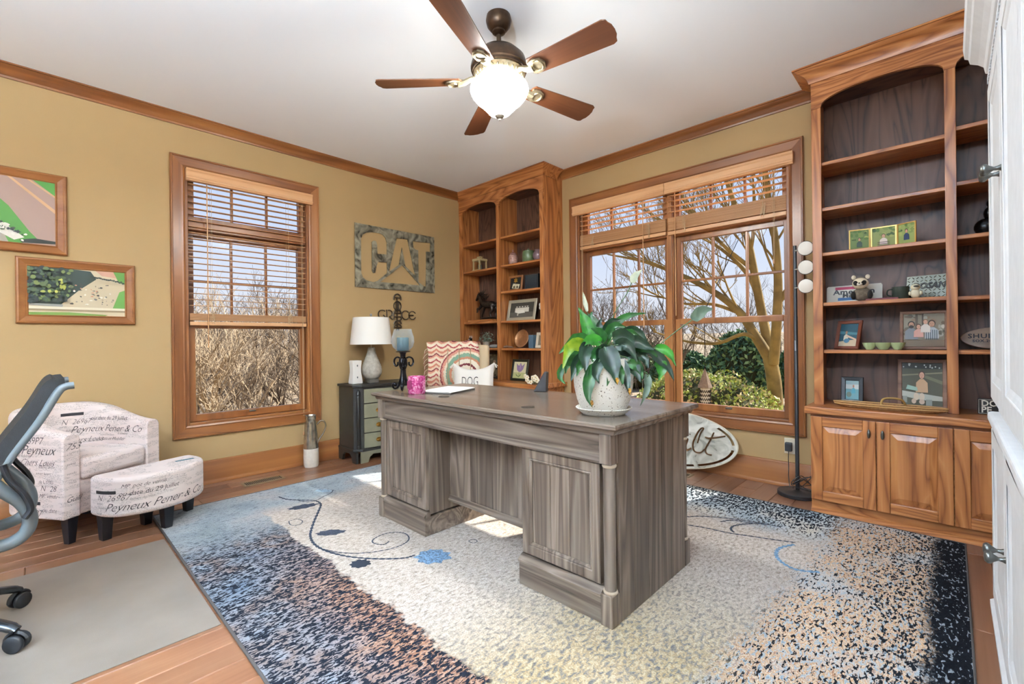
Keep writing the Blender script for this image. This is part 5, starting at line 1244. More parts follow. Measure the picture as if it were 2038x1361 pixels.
# ------------------------------------------------------------------ shelf things
def pframe_(name, label, x0, x1, y, z0, h, lean, fw_, fcol, shapes, group=None, mat_in=None, rz=0, cat='photo frame'):
    w = x1 - x0; t = thing(name, label, cat, ((x0 + x1) / 2, y, z0), rz, group)
    M = Matrix.Rotation(R(-lean), 4, 'X')
    fm_ = fcol if not isinstance(fcol, str) else pm('frame_' + fcol.strip('#'), fcol, .4)
    # reaches backwards (+y) as it rises
    f = MB().frame((-w / 2, 0, 0), (1, 0, 0), (0, 0, 1), w, h, (0, -1, 0), [(0, 0), (0, .009), (.003, .012), (fw_ - .003, .010), (fw_, .006), (fw_, 0)]).xf(M); f.build('frame', fm_, t, local=True)
    b = MB().box(-w / 2 + fw_ * .6, w / 2 - fw_ * .6, -.003, .002, fw_ * .6, h - fw_ * .6).xf(M); b.build('backing', pm('mat_' + (mat_in or '#2b2622').strip('#'), mat_in or '#2b2622', .8), t, local=True)
    k = fw_ + (.016 if mat_in else 0)
    R3 = M.to_3x3()
    print_(None, t, (0, 0, 0), (1, 0, 0), (0, 0, 1), (0, -1, 0), [], 'x') if 0 else None
    mats = []; mb = MB()
    for i, (c, poly) in enumerate(shapes):
        m = ink(c)
        if m not in mats: mats.append(m)
        mb.add([M @ Vector((-w / 2 + k + (w - 2 * k) * a, -.0034 - .0002 * i, k + (h - 2 * k) * b)) for a, b in poly], [tuple(range(len(poly)))], mats.index(m))
    mb.build('photo', mats, t, local=True, recalc=False)
    leg = MB().add([M @ Vector((-.012, .002, h * .6)), M @ Vector((.012, .002, h * .6)), Vector((.016, h * .3 + .01, 0)), Vector((-.016, h * .3 + .01, 0))], [(0, 1, 2, 3)]).build('easel_back', pm('easel_black', '#1a1918', .8), t, local=True, solid=.002) if h < .2 else None
    return t
def person(cx, cy, s, skin, hair, top, extra=None):
    sh = [(hair, oval(cx, cy + .02 * s, .085 * s, .10 * s)), (skin, oval(cx, cy, .065 * s, .085 * s)), (top, clipb([(cx - .16 * s, cy - .42 * s), (cx - .15 * s, cy - .18 * s), (cx - .05 * s, cy - .09 * s), (cx + .05 * s, cy - .09 * s), (cx + .15 * s, cy - .18 * s), (cx + .16 * s, cy - .42 * s)])),
          ('#4a3028', oval(cx - .025 * s, cy + .012 * s, .010 * s, .008 * s, 6)), ('#4a3028', oval(cx + .025 * s, cy + .012 * s, .010 * s, .008 * s, 6)), ('#9c5a4c', oval(cx, cy - .04 * s, .022 * s, .008 * s, 6))]
    return sh + (extra or [])
def foliage(n, cols, y0=0, y1=1, s=.06): return [(random.choice(cols), clipb(oval(random.random(), random.uniform(y0, y1), s * random.uniform(.5, 1.3), s * random.uniform(.4, 1), 7, .3))) for _ in range(n)]
zs = lambda z: z + .0118
# right bookcase, left bay
gold = pm('gilt_frame', '#c9a45c', .3, .7)
tri = thing('triple_photo_frame', 'hinged gold triple photo frame with three child portraits', 'photo frame', (3.80, -.2, zs(1.578)))
prev = None
for i, (xa, xb, rz, bg_, pers) in enumerate(((-.165, -.062, 10, '#6f8350', person(.5, .5, .95, '#c99a7d', '#3d4438', '#2f4238')), (-.058, .062, 0, '#8f9a5c', person(.5, .55, 1.05, '#d8a98b', '#5d4535', '#e6d9cf', [('#4a3038', rect(.24, .76, .22 - .09 * q, .25 - .09 * q)) for q in range(3)])), (.066, .162, -30, '#93a25e', person(.5, .62, 1.05, '#d09c80', '#1d1a20', '#263a5c')))):
    M = Matrix.Translation((xa if i != 0 else xb, 0, 0)) @ Matrix.Rotation(R(rz), 4, 'Z') @ Matrix.Translation((0 if i != 0 else -(xb - xa), 0, 0))
    if i == 2: M = Matrix.Translation((.066, 0, 0)) @ Matrix.Rotation(R(-28), 4, 'Z')
    w = xb - xa
    if i == 0: M = Matrix.Translation((-.062, 0, 0)) @ Matrix.Rotation(R(12), 4, 'Z') @ Matrix.Translation((-w, 0, 0))
    h = .125
    MB().frame((0, 0, 0), (1, 0, 0), (0, 0, 1), w, h, (0, -1, 0), [(0, 0), (0, .006), (.006, .006), (.006, 0)]).xf(M).build('frame', gold, tri, local=True)
    MB().box(.002, w - .002, -.001, .003, .002, h - .002).xf(M).build('backing', pm('velvet_brown', '#4a2c20', .9), tri, local=True)
    mats = []; mb = MB()
    for j, (c, poly) in enumerate([(bg_, rect(0, 1, 0, 1))] + foliage(16, ['#5c7a42', '#a4ab63', '#7d9150', '#48603a'], .5, 1, .12) + pers):
        m = ink(c)
        if m not in mats: mats.append(m)
        mb.add([M @ Vector((.006 + (w - .012) * a, -.0014 - .00015 * j, .006 + (h - .012) * b)) for a, b in poly], [tuple(range(len(poly)))], mats.index(m))
    mb.build('photo', mats, tri, local=True, recalc=False)
am = thing('american_sign', 'white sign with red and blue bars reading American behind the raccoon', 'sign', (3.645, -.165, zs(1.265)))
MB().prism([(-.135, 0.001), (.145, .001), (.145, .1), (.138, .11), (-.128, .108), (-.135, .1)], -.004, .004, 'y').xf(Matrix.Rotation(R(-12), 4, 'X')).build('board', pm('sign_cream', '#e3e1d5', .5), am, local=True)
Ma = Matrix.Rotation(R(-12), 4, 'X')
for nm, c, (a, b, z_0, z_1) in (('red_bar', '#a8214a', (-.09, .06, .083, .1)), ('blue_bar', '#1d5a8f', (-.075, .06, .012, .03))): MB().box(a, b, -.0055, -.004, z_0, z_1).xf(Ma).build(nm, pm('bar_' + nm, c, .5), am, local=True)
for s, sz, z, x in (('American', .046, .066, .005), ('Mat', .036, .043, -.02)):
    tv, tf = textmesh(s, sz, 0, .0005, .0012, 'CENTER', 1.05, 2)
    MB().add([Ma @ Vector((q.x * 1.12 + x, -.0048 - q.z, q.y + z)) for q in tv], tf).build('lettering', pm('sign_black', '#17161a', .5), am, local=True)
# raccoon plush
rc = thing('raccoon_plush', 'grey plush raccoon with cream and black mask on the shelf', 'plush toy', (3.70, -.225, zs(1.265)))
fur = pm('raccoon_fur', '#6b5f50', .95, var=.4, vscale=60, bump=1, bscale=180); furc = pm('raccoon_cream', '#dccdb2', .95, bump=.5, bscale=200); furb = pm('raccoon_black', '#1f1b18', .95, bump=.5, bscale=200)
rb = MB().ell((0, 0, .042), .045, .036, .044, 16, 10).build('body', fur, rc, local=True, smooth=60)
MB().ell((-.006, -.022, .105), .041, .032, .034, 16, 10).build('head', furc, rc, local=True, smooth=60)
MB().ell((-.006, -.006, .115), .036, .03, .032, 14, 9).build('head_crown', fur, rc, local=True, smooth=60)
for s in (-1, 1):
    MB().ell((-.006 + s * .019, -.047, .106), .013, .008, .016, 10, 7, M=Matrix.Rotation(R(s * 25), 3, 'Y')).build('eye_patch', furb, rc, local=True, smooth=60)
    MB().ell((-.006 + s * .012, -.0545, .109), .0042, .003, .0042, 8, 6).build('eye', pm('toy_eye', '#0a0a0a', .1), rc, local=True, smooth=60)
    MB().ell((-.006 + s * .034, -.008, .145), .012, .006, .014, 10, 7).build('ear', furc, rc, local=True, smooth=60)
    MB().ell((s * .04, -.02, .035), .014, .016, .026, 10, 7).build('paw', furb, rc, local=True, smooth=60)
MB().ell((-.006, -.056, .099), .014, .012, .010, 10, 7).build('muzzle', pm('white_fur', '#efe9dc', .95), rc, local=True, smooth=60)
MB().ell((-.006, -.068, .104), .0048, .004, .004, 8, 6).build('nose', pm('toy_eye', '#0a0a0a', .1), rc, local=True, smooth=60)
tag(MB().box(3.72, 3.87, -.262, -.20, zs(1.265), zs(1.265) + .010).build('red_book', pm('maroon_cover', '#6e2a2e', .5), bevel=.002), 'thin maroon book lying flat beside the raccoon', 'book')
cup = thing('dark_mug', 'dark green glazed mug between the raccoon and the small plush', 'mug', (3.876, -.19, zs(1.265)))
MB().lathe([(0, .0005), (.034, .0005), (.04, .008), (.041, .072), (.038, .073), (.037, .012), (0, .01)], (0, 0, 0), 24).build('body', pm('dark_green_glaze', '#39423a', .2), cup, local=True, smooth=40)
MB().tube(bez([(-.04, -.004, .06), (-.058, -.006, .055), (-.06, -.006, .03), (-.041, -.004, .02)], 5), .004, 6).build('handle', pm('dark_green_glaze', '#39423a', .2), cup, local=True, smooth=60)
sp_ = thing('white_plush', 'small white plush figure in front of the diamond plate sign', 'plush toy', (3.943, -.225, zs(1.265)))
wf = pm('white_plush_fur', '#dcd8bf', .95, bump=.5, bscale=150)
MB().ell((0, 0, .026), .024, .02, .027, 12, 8).build('body', wf, sp_, local=True, smooth=60)
MB().ell((0, -.004, .062), .021, .019, .02, 12, 8).build('head', wf, sp_, local=True, smooth=60)
MB().ell((.004, -.02, .066), .013, .006, .006, 10, 6).build('goggles', pm('goggle_dark', '#3a3d38', .3), sp_, local=True, smooth=60)
for s in (-1, 1): MB().ell((s * .024, -.008, .028), .007, .007, .012, 8, 6).build('arm', wf, sp_, local=True, smooth=60)
ds = thing('diamond_plate_sign', 'diamond plate metal sign with black letters DOSAN on the shelf', 'sign', (3.982, -.13, zs(1.265)), R(-12))
Md = Matrix.Rotation(R(-10), 4, 'X')
dpm = pm('tread_plate', '#62655f', .25, .9); MB().box(-.088, .088, -.003, .003, .001, .138).xf(Md).build('plate', dpm, ds, local=True)
rid = MB()
for i in range(9):
    for j in range(7):
        cx, cz_ = -.078 + i * .0195, .012 + j * .019; a = R(45 if (i + j) % 2 else -45)
        rid.ell((0, 0, 0), .008, .0018, .0025, 6, 4, M=(Md @ Matrix.Translation((cx, -.0035, cz_)) @ Matrix.Rotation(a, 4, 'Y')).to_3x3()); n_ = 6 * 5
        for q in range(len(rid.v) - n_, len(rid.v)): rid.v[q] = rid.v[q] + (Md @ Vector((cx, -.0035, cz_)))
tag(rid.build('tread', dpm, ds, local=True), kind='stuff')
tv, tf = textmesh('DOSAN', .05, .3, .001, .0015, 'CENTER', 1.0, 2)
MB().add([Md @ Vector((q.x * .85 + .01, -.0065 - q.z, q.y + .075)) for q in tv], tf).build('lettering', pm('sign_black', '#17161a', .5), ds, local=True)
redf = pm('frame_redwood', '#6b3420', .4)
pframe_('photo_frame', 'tilted reddish wood frame with photo of a seated child', 3.545, 3.685, -.19, zs(.97), .185, 16, .02, redf, [('#1f4a58', rect(0, 1, 0, 1)), ('#c9b79a', clipb([(0, 0), (1, 0), (1, .3), (.5, .26), (0, .2)])), ('#4d7f88', clipb([(0, .55), (1, .5), (1, .6), (0, .68)]))] + person(.38, .6, .8, '#b98a70', '#7a5a48', '#d8cdbb') + [('#d9b59b', clipb([(.4, .42), (.95, .26), (.98, .32), (.45, .5)])), ('#3f6a85', oval(.45, .24, .16, .1))], rz=R(-20))
gb = thing('green_bowl', 'triple pale green bowl in front of the family photos', 'bowl', (3.80, -.255, zs(.97)))
gg = pm('celadon', '#a9b98a', .35)
for i, (x, r) in enumerate(((-.064, .036), (0, .042), (.064, .036))):
    MB().lathe([(0, .001), (r * .45, .001), (r * .8, .02), (r, .042), (r * .93, .042), (r * .7, .02), (r * .4, .008), (0, .007)], (x, 0, 0), 18).build('cup', gg, gb, local=True, smooth=40)
famp = [('#8a8270', rect(0, 1, 0, 1))] + foliage(26, ['#5d5a4c', '#a8a394', '#c7c1b2', '#6b5a48', '#8c7660'], .35, 1, .08) + [('#5a5044', rect(.3, .36, .4, 1)), ('#4c443a', rect(.46, .5, .4, 1)), ('#6a5a45', rect(0, 1, 0, .2))]
famp += person(.2, .66, 1.05, '#b5876d', '#2a211d', '#7d8288') + [('#2c211c', oval(.2, .605, .06, .05))] + person(.7, .68, 1.05, '#c49a80', '#3a2a22', '#b9c0c4', [('#4c585f', rect(.56 + .05 * q, .58 + .05 * q, .2, .5)) for q in range(6)]) + person(.38, .6, .75, '#d6a88e', '#4a352a', '#d9a79a') + person(.55, .74, .75, '#dcb098', '#8a6a50', '#e4ddd4')
pframe_('photo_frame', 'large wood framed photo of a family of four in the woods', 3.868, 4.078, -.17, zs(.97), .225, 8, .017, barnwood('x'), famp)
blkp = [('#7fb3bd', rect(0, 1, 0, 1)), ('#dfe6e4', rect(0, 1, .55, .8)), ('#a8c4c6', rect(0, 1, .8, 1)), ('#6d7a6b', oval(.25, .25, .2, .14))] + person(.6, .7, .9, '#c49076', '#d8cfc6', '#5fb0c4')
pframe_('photo_frame', 'small black framed photo of a person in a blue shirt', 3.575, 3.69, -.13, .6408, .165, 8, .024, '#14151a', blkp)
girl = [('#4b4a38', rect(0, 1, 0, 1)), ('#22241c', rect(0, 1, .86, 1))] + [('#cfd2cc', clipb(oval(random.random(), random.uniform(.87, .97), .02, .02, 6))) for _ in range(14)] + [('#8a8468', clipb([(0, .68), (1, .76), (1, .79), (0, .71)])), ('#6d6a50', clipb([(.4, .7), (1, .5), (1, .58), (.5, .74)])), ('#b9bfb6', clipb([(0, .33), (.45, .28), (1, .22), (1, .12), (.5, .12), (0, .2)])), ('#8f968f', rect(.02, .13, .05, .2)), ('#8f968f', rect(.6, .75, 0, .14))] + person(.5, .7, .95, '#d2a288', '#4a3328', '#c8a582') + [('#d9ccb8', oval(.36, .2, .07, .09)), ('#d9ccb8', oval(.5, .2, .07, .09)), ('#cdb7a2', oval(.3, .09, .06, .06)), ('#cdb7a2', oval(.5, .08, .07, .06)), ('#9fc2b4', clipb([(.14, .47), (.38, .42), (.4, .33), (.1, .37)]))]
pframe_('photo_frame', 'large rustic framed photo of a small child on a stone bench', 3.856, 4.07, -.17, .6408, .285, 7, .02, barnwood('x'), girl)
# woven tray
wk = pm('wicker', '#8a6138', .7, var=.35, vscale=90, bump=.9, bscale=140); wkl = pm('wicker_light', '#c39b63', .7)
bt = thing('woven_tray', 'long oval woven wicker tray with a twig handle on the bookcase counter', 'tray', (3.82, -.335, .6408), R(-4))
MB().lathe([(0, .001), (.18, .001), (.205, .012), (.215, .03), (.205, .03), (.195, .014), (.17, .008), (0, .008)], (0, 0, 0), 40, sx=1.2, sy=.27).build('basket', wk, bt, local=True, smooth=40)
for z, r in ((.03, .212), (.019, .209)): MB().tube([(r * 1.2 * math.cos(2 * math.pi * k / 40), r * .27 * math.sin(2 * math.pi * k / 40), z) for k in range(40)], .0035, 6, closed=True).build('rim_cane', wkl, bt, local=True)
MB().tube(bez([(-.02, -.05, .03), (-.015, -.02, .06), (.02, .0, .068), (.06, .02, .06), (.075, .045, .03)], 5), [.006] * 21, 7).build('twig_handle', pm('twig', '#b08c50', .7), bt, local=True, smooth=60)
# right bay
sh = thing('oval_wood_plaque', 'oval wooden plaque lettered SHUMA leaning in the bookcase', 'plaque', (4.275, -.08, zs(.972)))
Mq = Matrix.Rotation(R(-12), 4, 'X')
MB().prism([(.15 * math.cos(2 * math.pi * k / 36), .062 + .061 * math.sin(2 * math.pi * k / 36)) for k in range(36)], -.006, .006, 'y').xf(Mq).build('plaque', wood('plaque_wood', 'x', [(0, '#6b4a2c'), (.5, '#8c6640'), (1, '#a57f55')]), sh, local=True, bevel=.002)
for s, sz, z in (('SHUMA', .035, .072), ('SOX.2020', .02, .045)):
    tv, tf = textmesh(s, sz, 0, .0005, .0006, 'CENTER', 1.1, 2)
    MB().add([Mq @ Vector((q.x * 1.1 - .052, -.0068 - q.z, q.y + z)) for q in tv], tf).build('lettering', pm('burnt_black', '#201812', .7), sh, local=True)
bs = thing('block_sign', 'black block sign with white letters DO PE on the counter', 'sign', (4.245, -.2, .6408))
MB().box(-.058, .07, -.018, .018, .001, .082).build('block', pm('block_black', '#191816', .5), bs, local=True, bevel=.002)
MB().frame((-.058, -.0182, .001), (1, 0, 0), (0, 0, 1), .128, .081, (0, -1, 0), [(.003, 0), (.003, .0006), (.0045, .0006), (.0045, 0)]).build('border', pm('block_white', '#e8e4d8', .6), bs, local=True)
for s, z in (('DO', .058), ('PE', .024)):
    tv, tf = textmesh(s, .044, 0, .0004, .001, 'LEFT', 1.0, 2)
    MB().add([Vector((q.x * .9 - .046, -.0186 - q.z, q.y + z)) for q in tv], tf).build('lettering', pm('block_white', '#e8e4d8', .6), bs, local=True)
cf = thing('black_figurine', 'black sitting figurine half hidden by the white cabinet', 'figurine', (4.225, -.16, zs(1.585)))
bf = pm('figurine_black', '#141418', .25)
MB().ell((0, 0, .045), .045, .04, .047, 14, 9).build('body', bf, cf, local=True, smooth=60); MB().ell((.02, 0, .115), .028, .026, .04, 12, 8).build('torso', bf, cf, local=True, smooth=60)
MB().ell((.025, -.006, .168), .022, .022, .024, 12, 8).build('head', bf, cf, local=True, smooth=60)
# ---- left bookcase, left bay
ln = thing('metal_lantern', 'cream metal candle lantern on the upper shelf', 'lantern', (.225, -.19, zs(1.84)))
lm_ = pm('lantern_cream', '#cbb98e', .45, .3)
for x in (-.05, .05):
    for y in (-.05, .05): MB().box(x - .007, x + .007, y - .007, y + .007, .001, .125).build('post', lm_, ln, local=True)
MB().box(-.062, .062, -.062, .062, .0005, .012).build('base', lm_, ln, local=True, bevel=.002); MB().box(-.062, .062, -.062, .062, .112, .138).build('roof', lm_, ln, local=True, bevel=.003)
MB().box(-.03, .03, -.02, .02, .152, .165).build('handle', lm_, ln, local=True, bevel=.003); MB().box(-.026, -.018, -.006, .006, .138, .153).build('handle_post', lm_, ln, local=True); MB().box(.018, .026, -.006, .006, .138, .153).build('handle_post', lm_, ln, local=True)
MB().lathe([(0, .012), (.022, .012), (.022, .07), (0, .07)], (0, 0, 0), 14).build('candle', pm('grey_wax', '#6d6a62', .6), ln, local=True)
wb = thing('domino_box', 'small cream box with dark spots half behind the divider', 'box', (.535, -.15, zs(1.84)))
MB().box(-.05, .05, -.03, .03, .0005, .115).build('box', pm('box_cream', '#d8cdb0', .5), wb, local=True, bevel=.003)
for x in (-.03, .0, .03):
    for z in (.03, .06, .09): MB().box(x - .006, x + .006, -.0312, -.0298, z - .006, z + .006).build('spot', pm('box_spot', '#5c5240', .6), wb, local=True)
# horse figure on a wood slab
tag(MB().box(.10, .50, -.275, -.10, zs(1.262), zs(1.262) + .022).build('wood_slab', oak('x'), bevel=.004), 'reddish wood slab under the horse figure', 'board')
hs = thing('horse_sculpture', 'dark bronze rearing horse sculpture with a wild mane', 'sculpture', (.32, -.18, zs(1.262) + .0228))
hbz = pm('dark_bronze', '#3d3633', .35, .8, var=.3, vscale=30)
MB().ell((.03, 0, .015), .13, .055, .016, 18, 8).build('base', hbz, hs, local=True, smooth=60)
hb = MB()
hb.tube(bez([(.13, 0, .135), (.09, 0, .16), (.03, 0, .165), (-.03, 0, .175), (-.075, 0, .20), (-.105, 0, .245), (-.125, 0, .275)], 4), [.02, .03, .038, .042, .044, .045, .043, .041, .04, .041, .043, .044, .042, .038, .034, .031, .029, .027, .025, .023, .022, .02, .019, .018, .017], 10)
hb.tube(bez([(-.115, 0, .29), (-.135, 0, .275), (-.165, 0, .235), (-.172, 0, .225)], 4), [.02, .022, .022, .021, .02, .018, .016, .015, .014, .013, .013, .012, .011], 8)
for y in (-.009, .009): hb.tube([(-.118, y, .30), (-.116, y * 1.3, .325)], [.006, .002], 5)
for P, r in (([(-.06, -.022, .165), (-.10, -.024, .125), (-.125, -.024, .13), (-.13, -.024, .095), (-.14, -.024, .09)], .012), ([(-.05, .022, .16), (-.08, .024, .10), (-.10, .024, .06), (-.105, .024, .03)], .012), ([(.10, -.022, .15), (.115, -.024, .10), (.085, -.024, .07), (.095, -.024, .03)], .014), ([(.115, .022, .15), (.14, .024, .11), (.12, .024, .075), (.135, .024, .03)], .014)):
    Q = bez(P, 3); hb.tube(Q, [r * (1.5 - 1.0 * i / len(Q)) for i in range(len(Q))], 8)
hb.build('body', hbz, hs, local=True, smooth=60)
mn = MB()
for k in range(22):
    f = k / 21; a = Vector((-.12 + .09 * f, 0, .305 - .09 * f)); mn.tube(bez([a, a + Vector((.03, random.uniform(-.01, .01), .02)), a + Vector((.06 + random.uniform(-.02, .03), random.uniform(-.02, .02), .03 + random.uniform(-.03, .04)))], 3), [.005, .0045, .004, .0035, .003, .002, .001], 5)
mn.build('mane', hbz, hs, local=True, smooth=60)
tl_ = MB()
for k in range(10): tl_.tube(bez([(.13, 0, .14), (.16, random.uniform(-.01, .01), .16 + random.uniform(0, .03)), (.19, random.uniform(-.02, .02), .12 + random.uniform(-.03, .03))], 3), [.005, .0045, .004, .0035, .003, .002, .001], 5)
tl_.build('tail', hbz, hs, local=True, smooth=60)
# small plant, stone, dog figurine, frame
sp2 = thing('small_potted_plant', 'small grey pot of blue-green foliage on the lower shelf', 'plant', (.295, -.17, zs(.968)))
MB().lathe([(0, .0005), (.032, .0005), (.04, .07), (.036, .07), (.034, .06), (0, .058)], (0, 0, 0), 18).build('pot', pm('grey_pot', '#9a9488', .7), sp2, local=True, smooth=40)
fo = MB()
for k in range(150):
    a = random.uniform(0, 2 * math.pi); el_ = random.uniform(.1, 1.4); r = random.uniform(.03, .12); c = Vector((math.cos(a) * math.cos(el_) * r, math.sin(a) * math.cos(el_) * r * .75, .06 + math.sin(el_) * r * 1.1))
    u = Vector((random.uniform(-1, 1), random.uniform(-1, 1), random.uniform(-1, 1))).normalized() * .014; v = u.cross(Vector((random.uniform(-1, 1), random.uniform(-1, 1), 1))).normalized() * .006
    fo.add([c - u, c + v, c + u, c - v], [(0, 1, 2, 3)])
for k in range(10):
    a = k * .63; fo.tube([(0, 0, .055), (.05 * math.cos(a), .04 * math.sin(a), .14)], .0015, 4)
tag(fo.build('foliage', pm('bluegreen_leaf', '#6f8a7c', .7, var=.3, vscale=50), sp2, local=True, recalc=False), kind='stuff')
st_ = tag(MB().ell((.43, -.17, zs(.968) + .0195), .065, .04, .019, 16, 8, e=.7).build('grey_stone', pm('slate_stone', '#8a8a86', .8, bump=.3), smooth=60), 'smooth grey stone beside the small foliage plant', 'stone')
dg = thing('dog_figurine', 'small black dog figurine with pale ears on the shelf edge', 'figurine', (.13, -.255, zs(.968)))
MB().lathe([(0, .0005), (.032, .0005), (.034, .02), (.026, .06), (.02, .085), (0, .09)], (0, 0, 0), 14).build('body', bf, dg, local=True, smooth=60)
MB().ell((0, -.008, .10), .021, .024, .02, 12, 8).build('head', bf, dg, local=True, smooth=60)
for s in (-1, 1): MB().lathe([(.008, 0), (.006, .018), (0, .032)], (s * .015, 0, .112), 8).build('ear', pm('ear_pale', '#d9c5c0', .7), dg, local=True)
MB().ell((0, -.03, .097), .01, .008, .008, 8, 6).build('muzzle', pm('ear_pale', '#d9c5c0', .7), dg, local=True, smooth=60)
pframe_('photo_frame', 'large black framed photo behind the white DOG pillow', .24, .53, -.16, .6408, .285, 12, .014, '#1a1f2c', [('#6a6250', rect(0, 1, 0, 1))] + foliage(30, ['#8f8a78', '#4a4436', '#7a6f55', '#b9b5a6', '#33302a'], 0, 1, .09) + [('#cfc7b4', clipb([(.35, .1), (.42, .5), (.5, .6), (.62, .52), (.6, .3), (.5, .1)])), ('#b49a80', oval(.5, .66, .08, .09))])
# right bay
def jar(name, label, x, y, z, prof, mat, cat='jar'):
    t = thing(name, label, cat, (x, y, z)); return t
j1 = thing('ceramic_jar', 'pink and white patterned ginger jar with lid', 'jar', (.757, -.2, zs(1.845)))
MB().lathe([(0, .0005), (.04, .0005), (.046, .02), (.05, .07), (.044, .1), (.03, .112), (0, .112)], (0, 0, 0), 22).build('body', pm('pink_floral', '#b08a80', .35, var=.5, vscale=70), j1, local=True, smooth=40)
MB().lathe([(0, .112), (.033, .112), (.034, .122), (.02, .13), (.008, .134), (.012, .145), (.01, .158), (0, .162)], (0, 0, 0), 18).build('lid', pm('pink_glaze', '#8f5c50', .35), j1, local=True, smooth=40)
j2 = thing('green_jar', 'green glazed lidded jar on the bookcase shelf', 'jar', (.955, -.18, zs(1.845)))
gj = pm('green_glaze', '#5d7150', .3, var=.2, vscale=30)
MB().lathe([(0, .0005), (.055, .0005), (.062, .01), (.064, .09), (.058, .115), (0, .115)], (0, 0, 0), 24).build('body', gj, j2, local=True, smooth=40)
MB().lathe([(0, .115), (.056, .115), (.056, .122), (.03, .13), (.01, .133), (.012, .143), (0, .15)], (0, 0, 0), 20).build('lid', gj, j2, local=True, smooth=40)
j3 = thing('glass_jar', 'round mauve glass jar at the end of the shelf', 'jar', (1.09, -.18, zs(1.845)))
MB().lathe([(0, .0005), (.03, .0005), (.052, .03), (.058, .06), (.05, .09), (.035, .102), (.038, .115), (0, .118)], (0, 0, 0), 22).build('body', pm('mauve_glass', '#86727a', .12, .3), j3, local=True, smooth=40)
bdg = thing('badge_shadow_box', 'oak shadow box with a gold star badge and photo', 'shadow box', (.775, -.19, zs(1.567)))
Mb_ = Matrix.Rotation(R(-8), 4, 'X')
MB().frame((-.10, 0, .001), (1, 0, 0), (0, 0, 1), .2, .165, (0, -1, 0), [(0, 0), (0, .012), (.003, .014), (.02, .012), (.022, 0)]).xf(Mb_).build('frame', framewood('z'), bdg, local=True)
MB().box(-.09, .09, -.003, .003, .01, .155).xf(Mb_).build('backing', pm('velvet_black', '#15130f', .9), bdg, local=True)
star = [((.034 if k % 2 == 0 else .018) * math.sin(math.pi * k / 6), .115 + (.034 if k % 2 == 0 else .018) * math.cos(math.pi * k / 6)) for k in range(12)]
MB().prism(star, -.008, -.003, 'y').xf(Mb_).build('star_badge', pm('badge_gold', '#d2b35c', .25, .9), bdg, local=True)
MB().prism([(-.05, .035), (.045, .02), (.06, .07), (-.035, .085)], -.005, -.003, 'y').xf(Mb_).build('snapshot', pm('snapshot', '#cfc8ac', .6, var=.3, vscale=60), bdg, local=True)
for k, (x, z) in enumerate(((-.015, .045), (.028, .042))): MB().lathe([(.009, -.001), (.013, -.001), (.013, .001), (.009, .001), (.009, -.001)], (0, 0, 0), 14).xf(Mb_ @ Matrix.Translation((x, -.007, z)) @ Matrix.Rotation(R(90), 4, 'X')).build('cuff_ring', pm('cuff_steel', '#9d9a90', .25, .9), bdg, local=True)
bbx = thing('black_display_case', 'black glazed display case beside the badge shadow box', 'display case', (.965, -.13, zs(1.567)))
MB().box(-.092, .092, -.02, .02, .001, .165).build('case', pm('case_black', '#16181d', .4), bbx, local=True, bevel=.003)
MB().box(-.08, .08, -.0215, -.0195, .012, .153).build('glass', pm('case_glass', '#252b33', .08), bbx, local=True)
pframe_('photo_frame', 'narrow black photo frame at the bookcase end beside the display case', 1.075, 1.195, -.12, zs(1.567), .175, 8, .012, '#17191d', [('#3a4038', rect(0, 1, 0, 1))] + person(.5, .6, .9, '#9c7a66', '#241d18', '#4a5548'))
bw = [('#3d3a33', rect(0, 1, 0, 1)), ('#57534a', rect(0, 1, 0, .35))]
for x in (.28, .4, .52, .64, .74): bw += [('#d6d2c4', clipb([(x - .07, .36), (x - .06, .66), (x + .06, .66), (x + .07, .36)])), ('#c4bfb0', oval(x, .74, .035, .06)), ('#2a2823', oval(x, .79, .036, .03))]
bw += [('#e6e3d8', clipb([(.25, .34), (.27, .5), (.6, .52), (.66, .3), (.4, .26)])), ('#b7b3a6', oval(.36, .2, .03, .1))]
pframe_('photo_frame', 'wide silver framed black and white group photo', .655, 1.055, -.20, zs(1.255), .225, 12, .034, pm('frame_champagne', '#b5af9c', .35, .4), bw)
fw1 = thing('white_flower', 'white ceramic flower at the end of the group photo shelf', 'ornament', (1.13, -.17, zs(1.255)))
MB().tube([(0, 0, .001), (0, 0, .11)], .003, 6).build('stem', stemm, fw1, local=True); MB().lathe([(0, .0005), (.025, .0005), (.025, .006), (0, .008)], (0, 0, 0), 14).build('foot', pm('petal_white', '#d8d8d0', .5), fw1, local=True)
for k in range(5):
    a = k * 1.2566; MB().ell((.026 * math.cos(a), -.008, .135 + .026 * math.sin(a)), .02, .006, .02, 10, 6).build('petal', pm('petal_white', '#d8d8d0', .5), fw1, local=True, smooth=60)
cpl = thing('copper_plate', 'oval copper tray standing on the bookcase shelf', 'plate', (.83, -.15, zs(.968)))
Mc = Matrix.Translation((0, 0, .098)) @ Matrix.Rotation(R(90 - 14), 4, 'X') @ Matrix.Rotation(R(-18), 4, 'Z')
MB().lathe([(0, 0), (.075, 0), (.085, .006), (.096, .012), (.1, .01), (.097, .006), (.086, -.002), (.075, -.004), (0, -.004)], (0, 0, 0), 36, sx=.95, sy=.98).xf(Mc).build('plate', pm('copper', '#b98a62', .35, .7, var=.12, vscale=40), cpl, local=True, smooth=40)
dr = tag(MB().tube(bez([(.655, -.25, .992), (.70, -.24, .998), (.745, -.245, .992), (.79, -.255, .991)], 4), [.010, .011, .012, .012, .012, .011, .01, .01, .011, .011, .011, .01, .01], 8, flat=.9).build('driftwood', barnwood('x'), smooth=60), 'short grey piece of driftwood in front of the copper tray', 'driftwood')
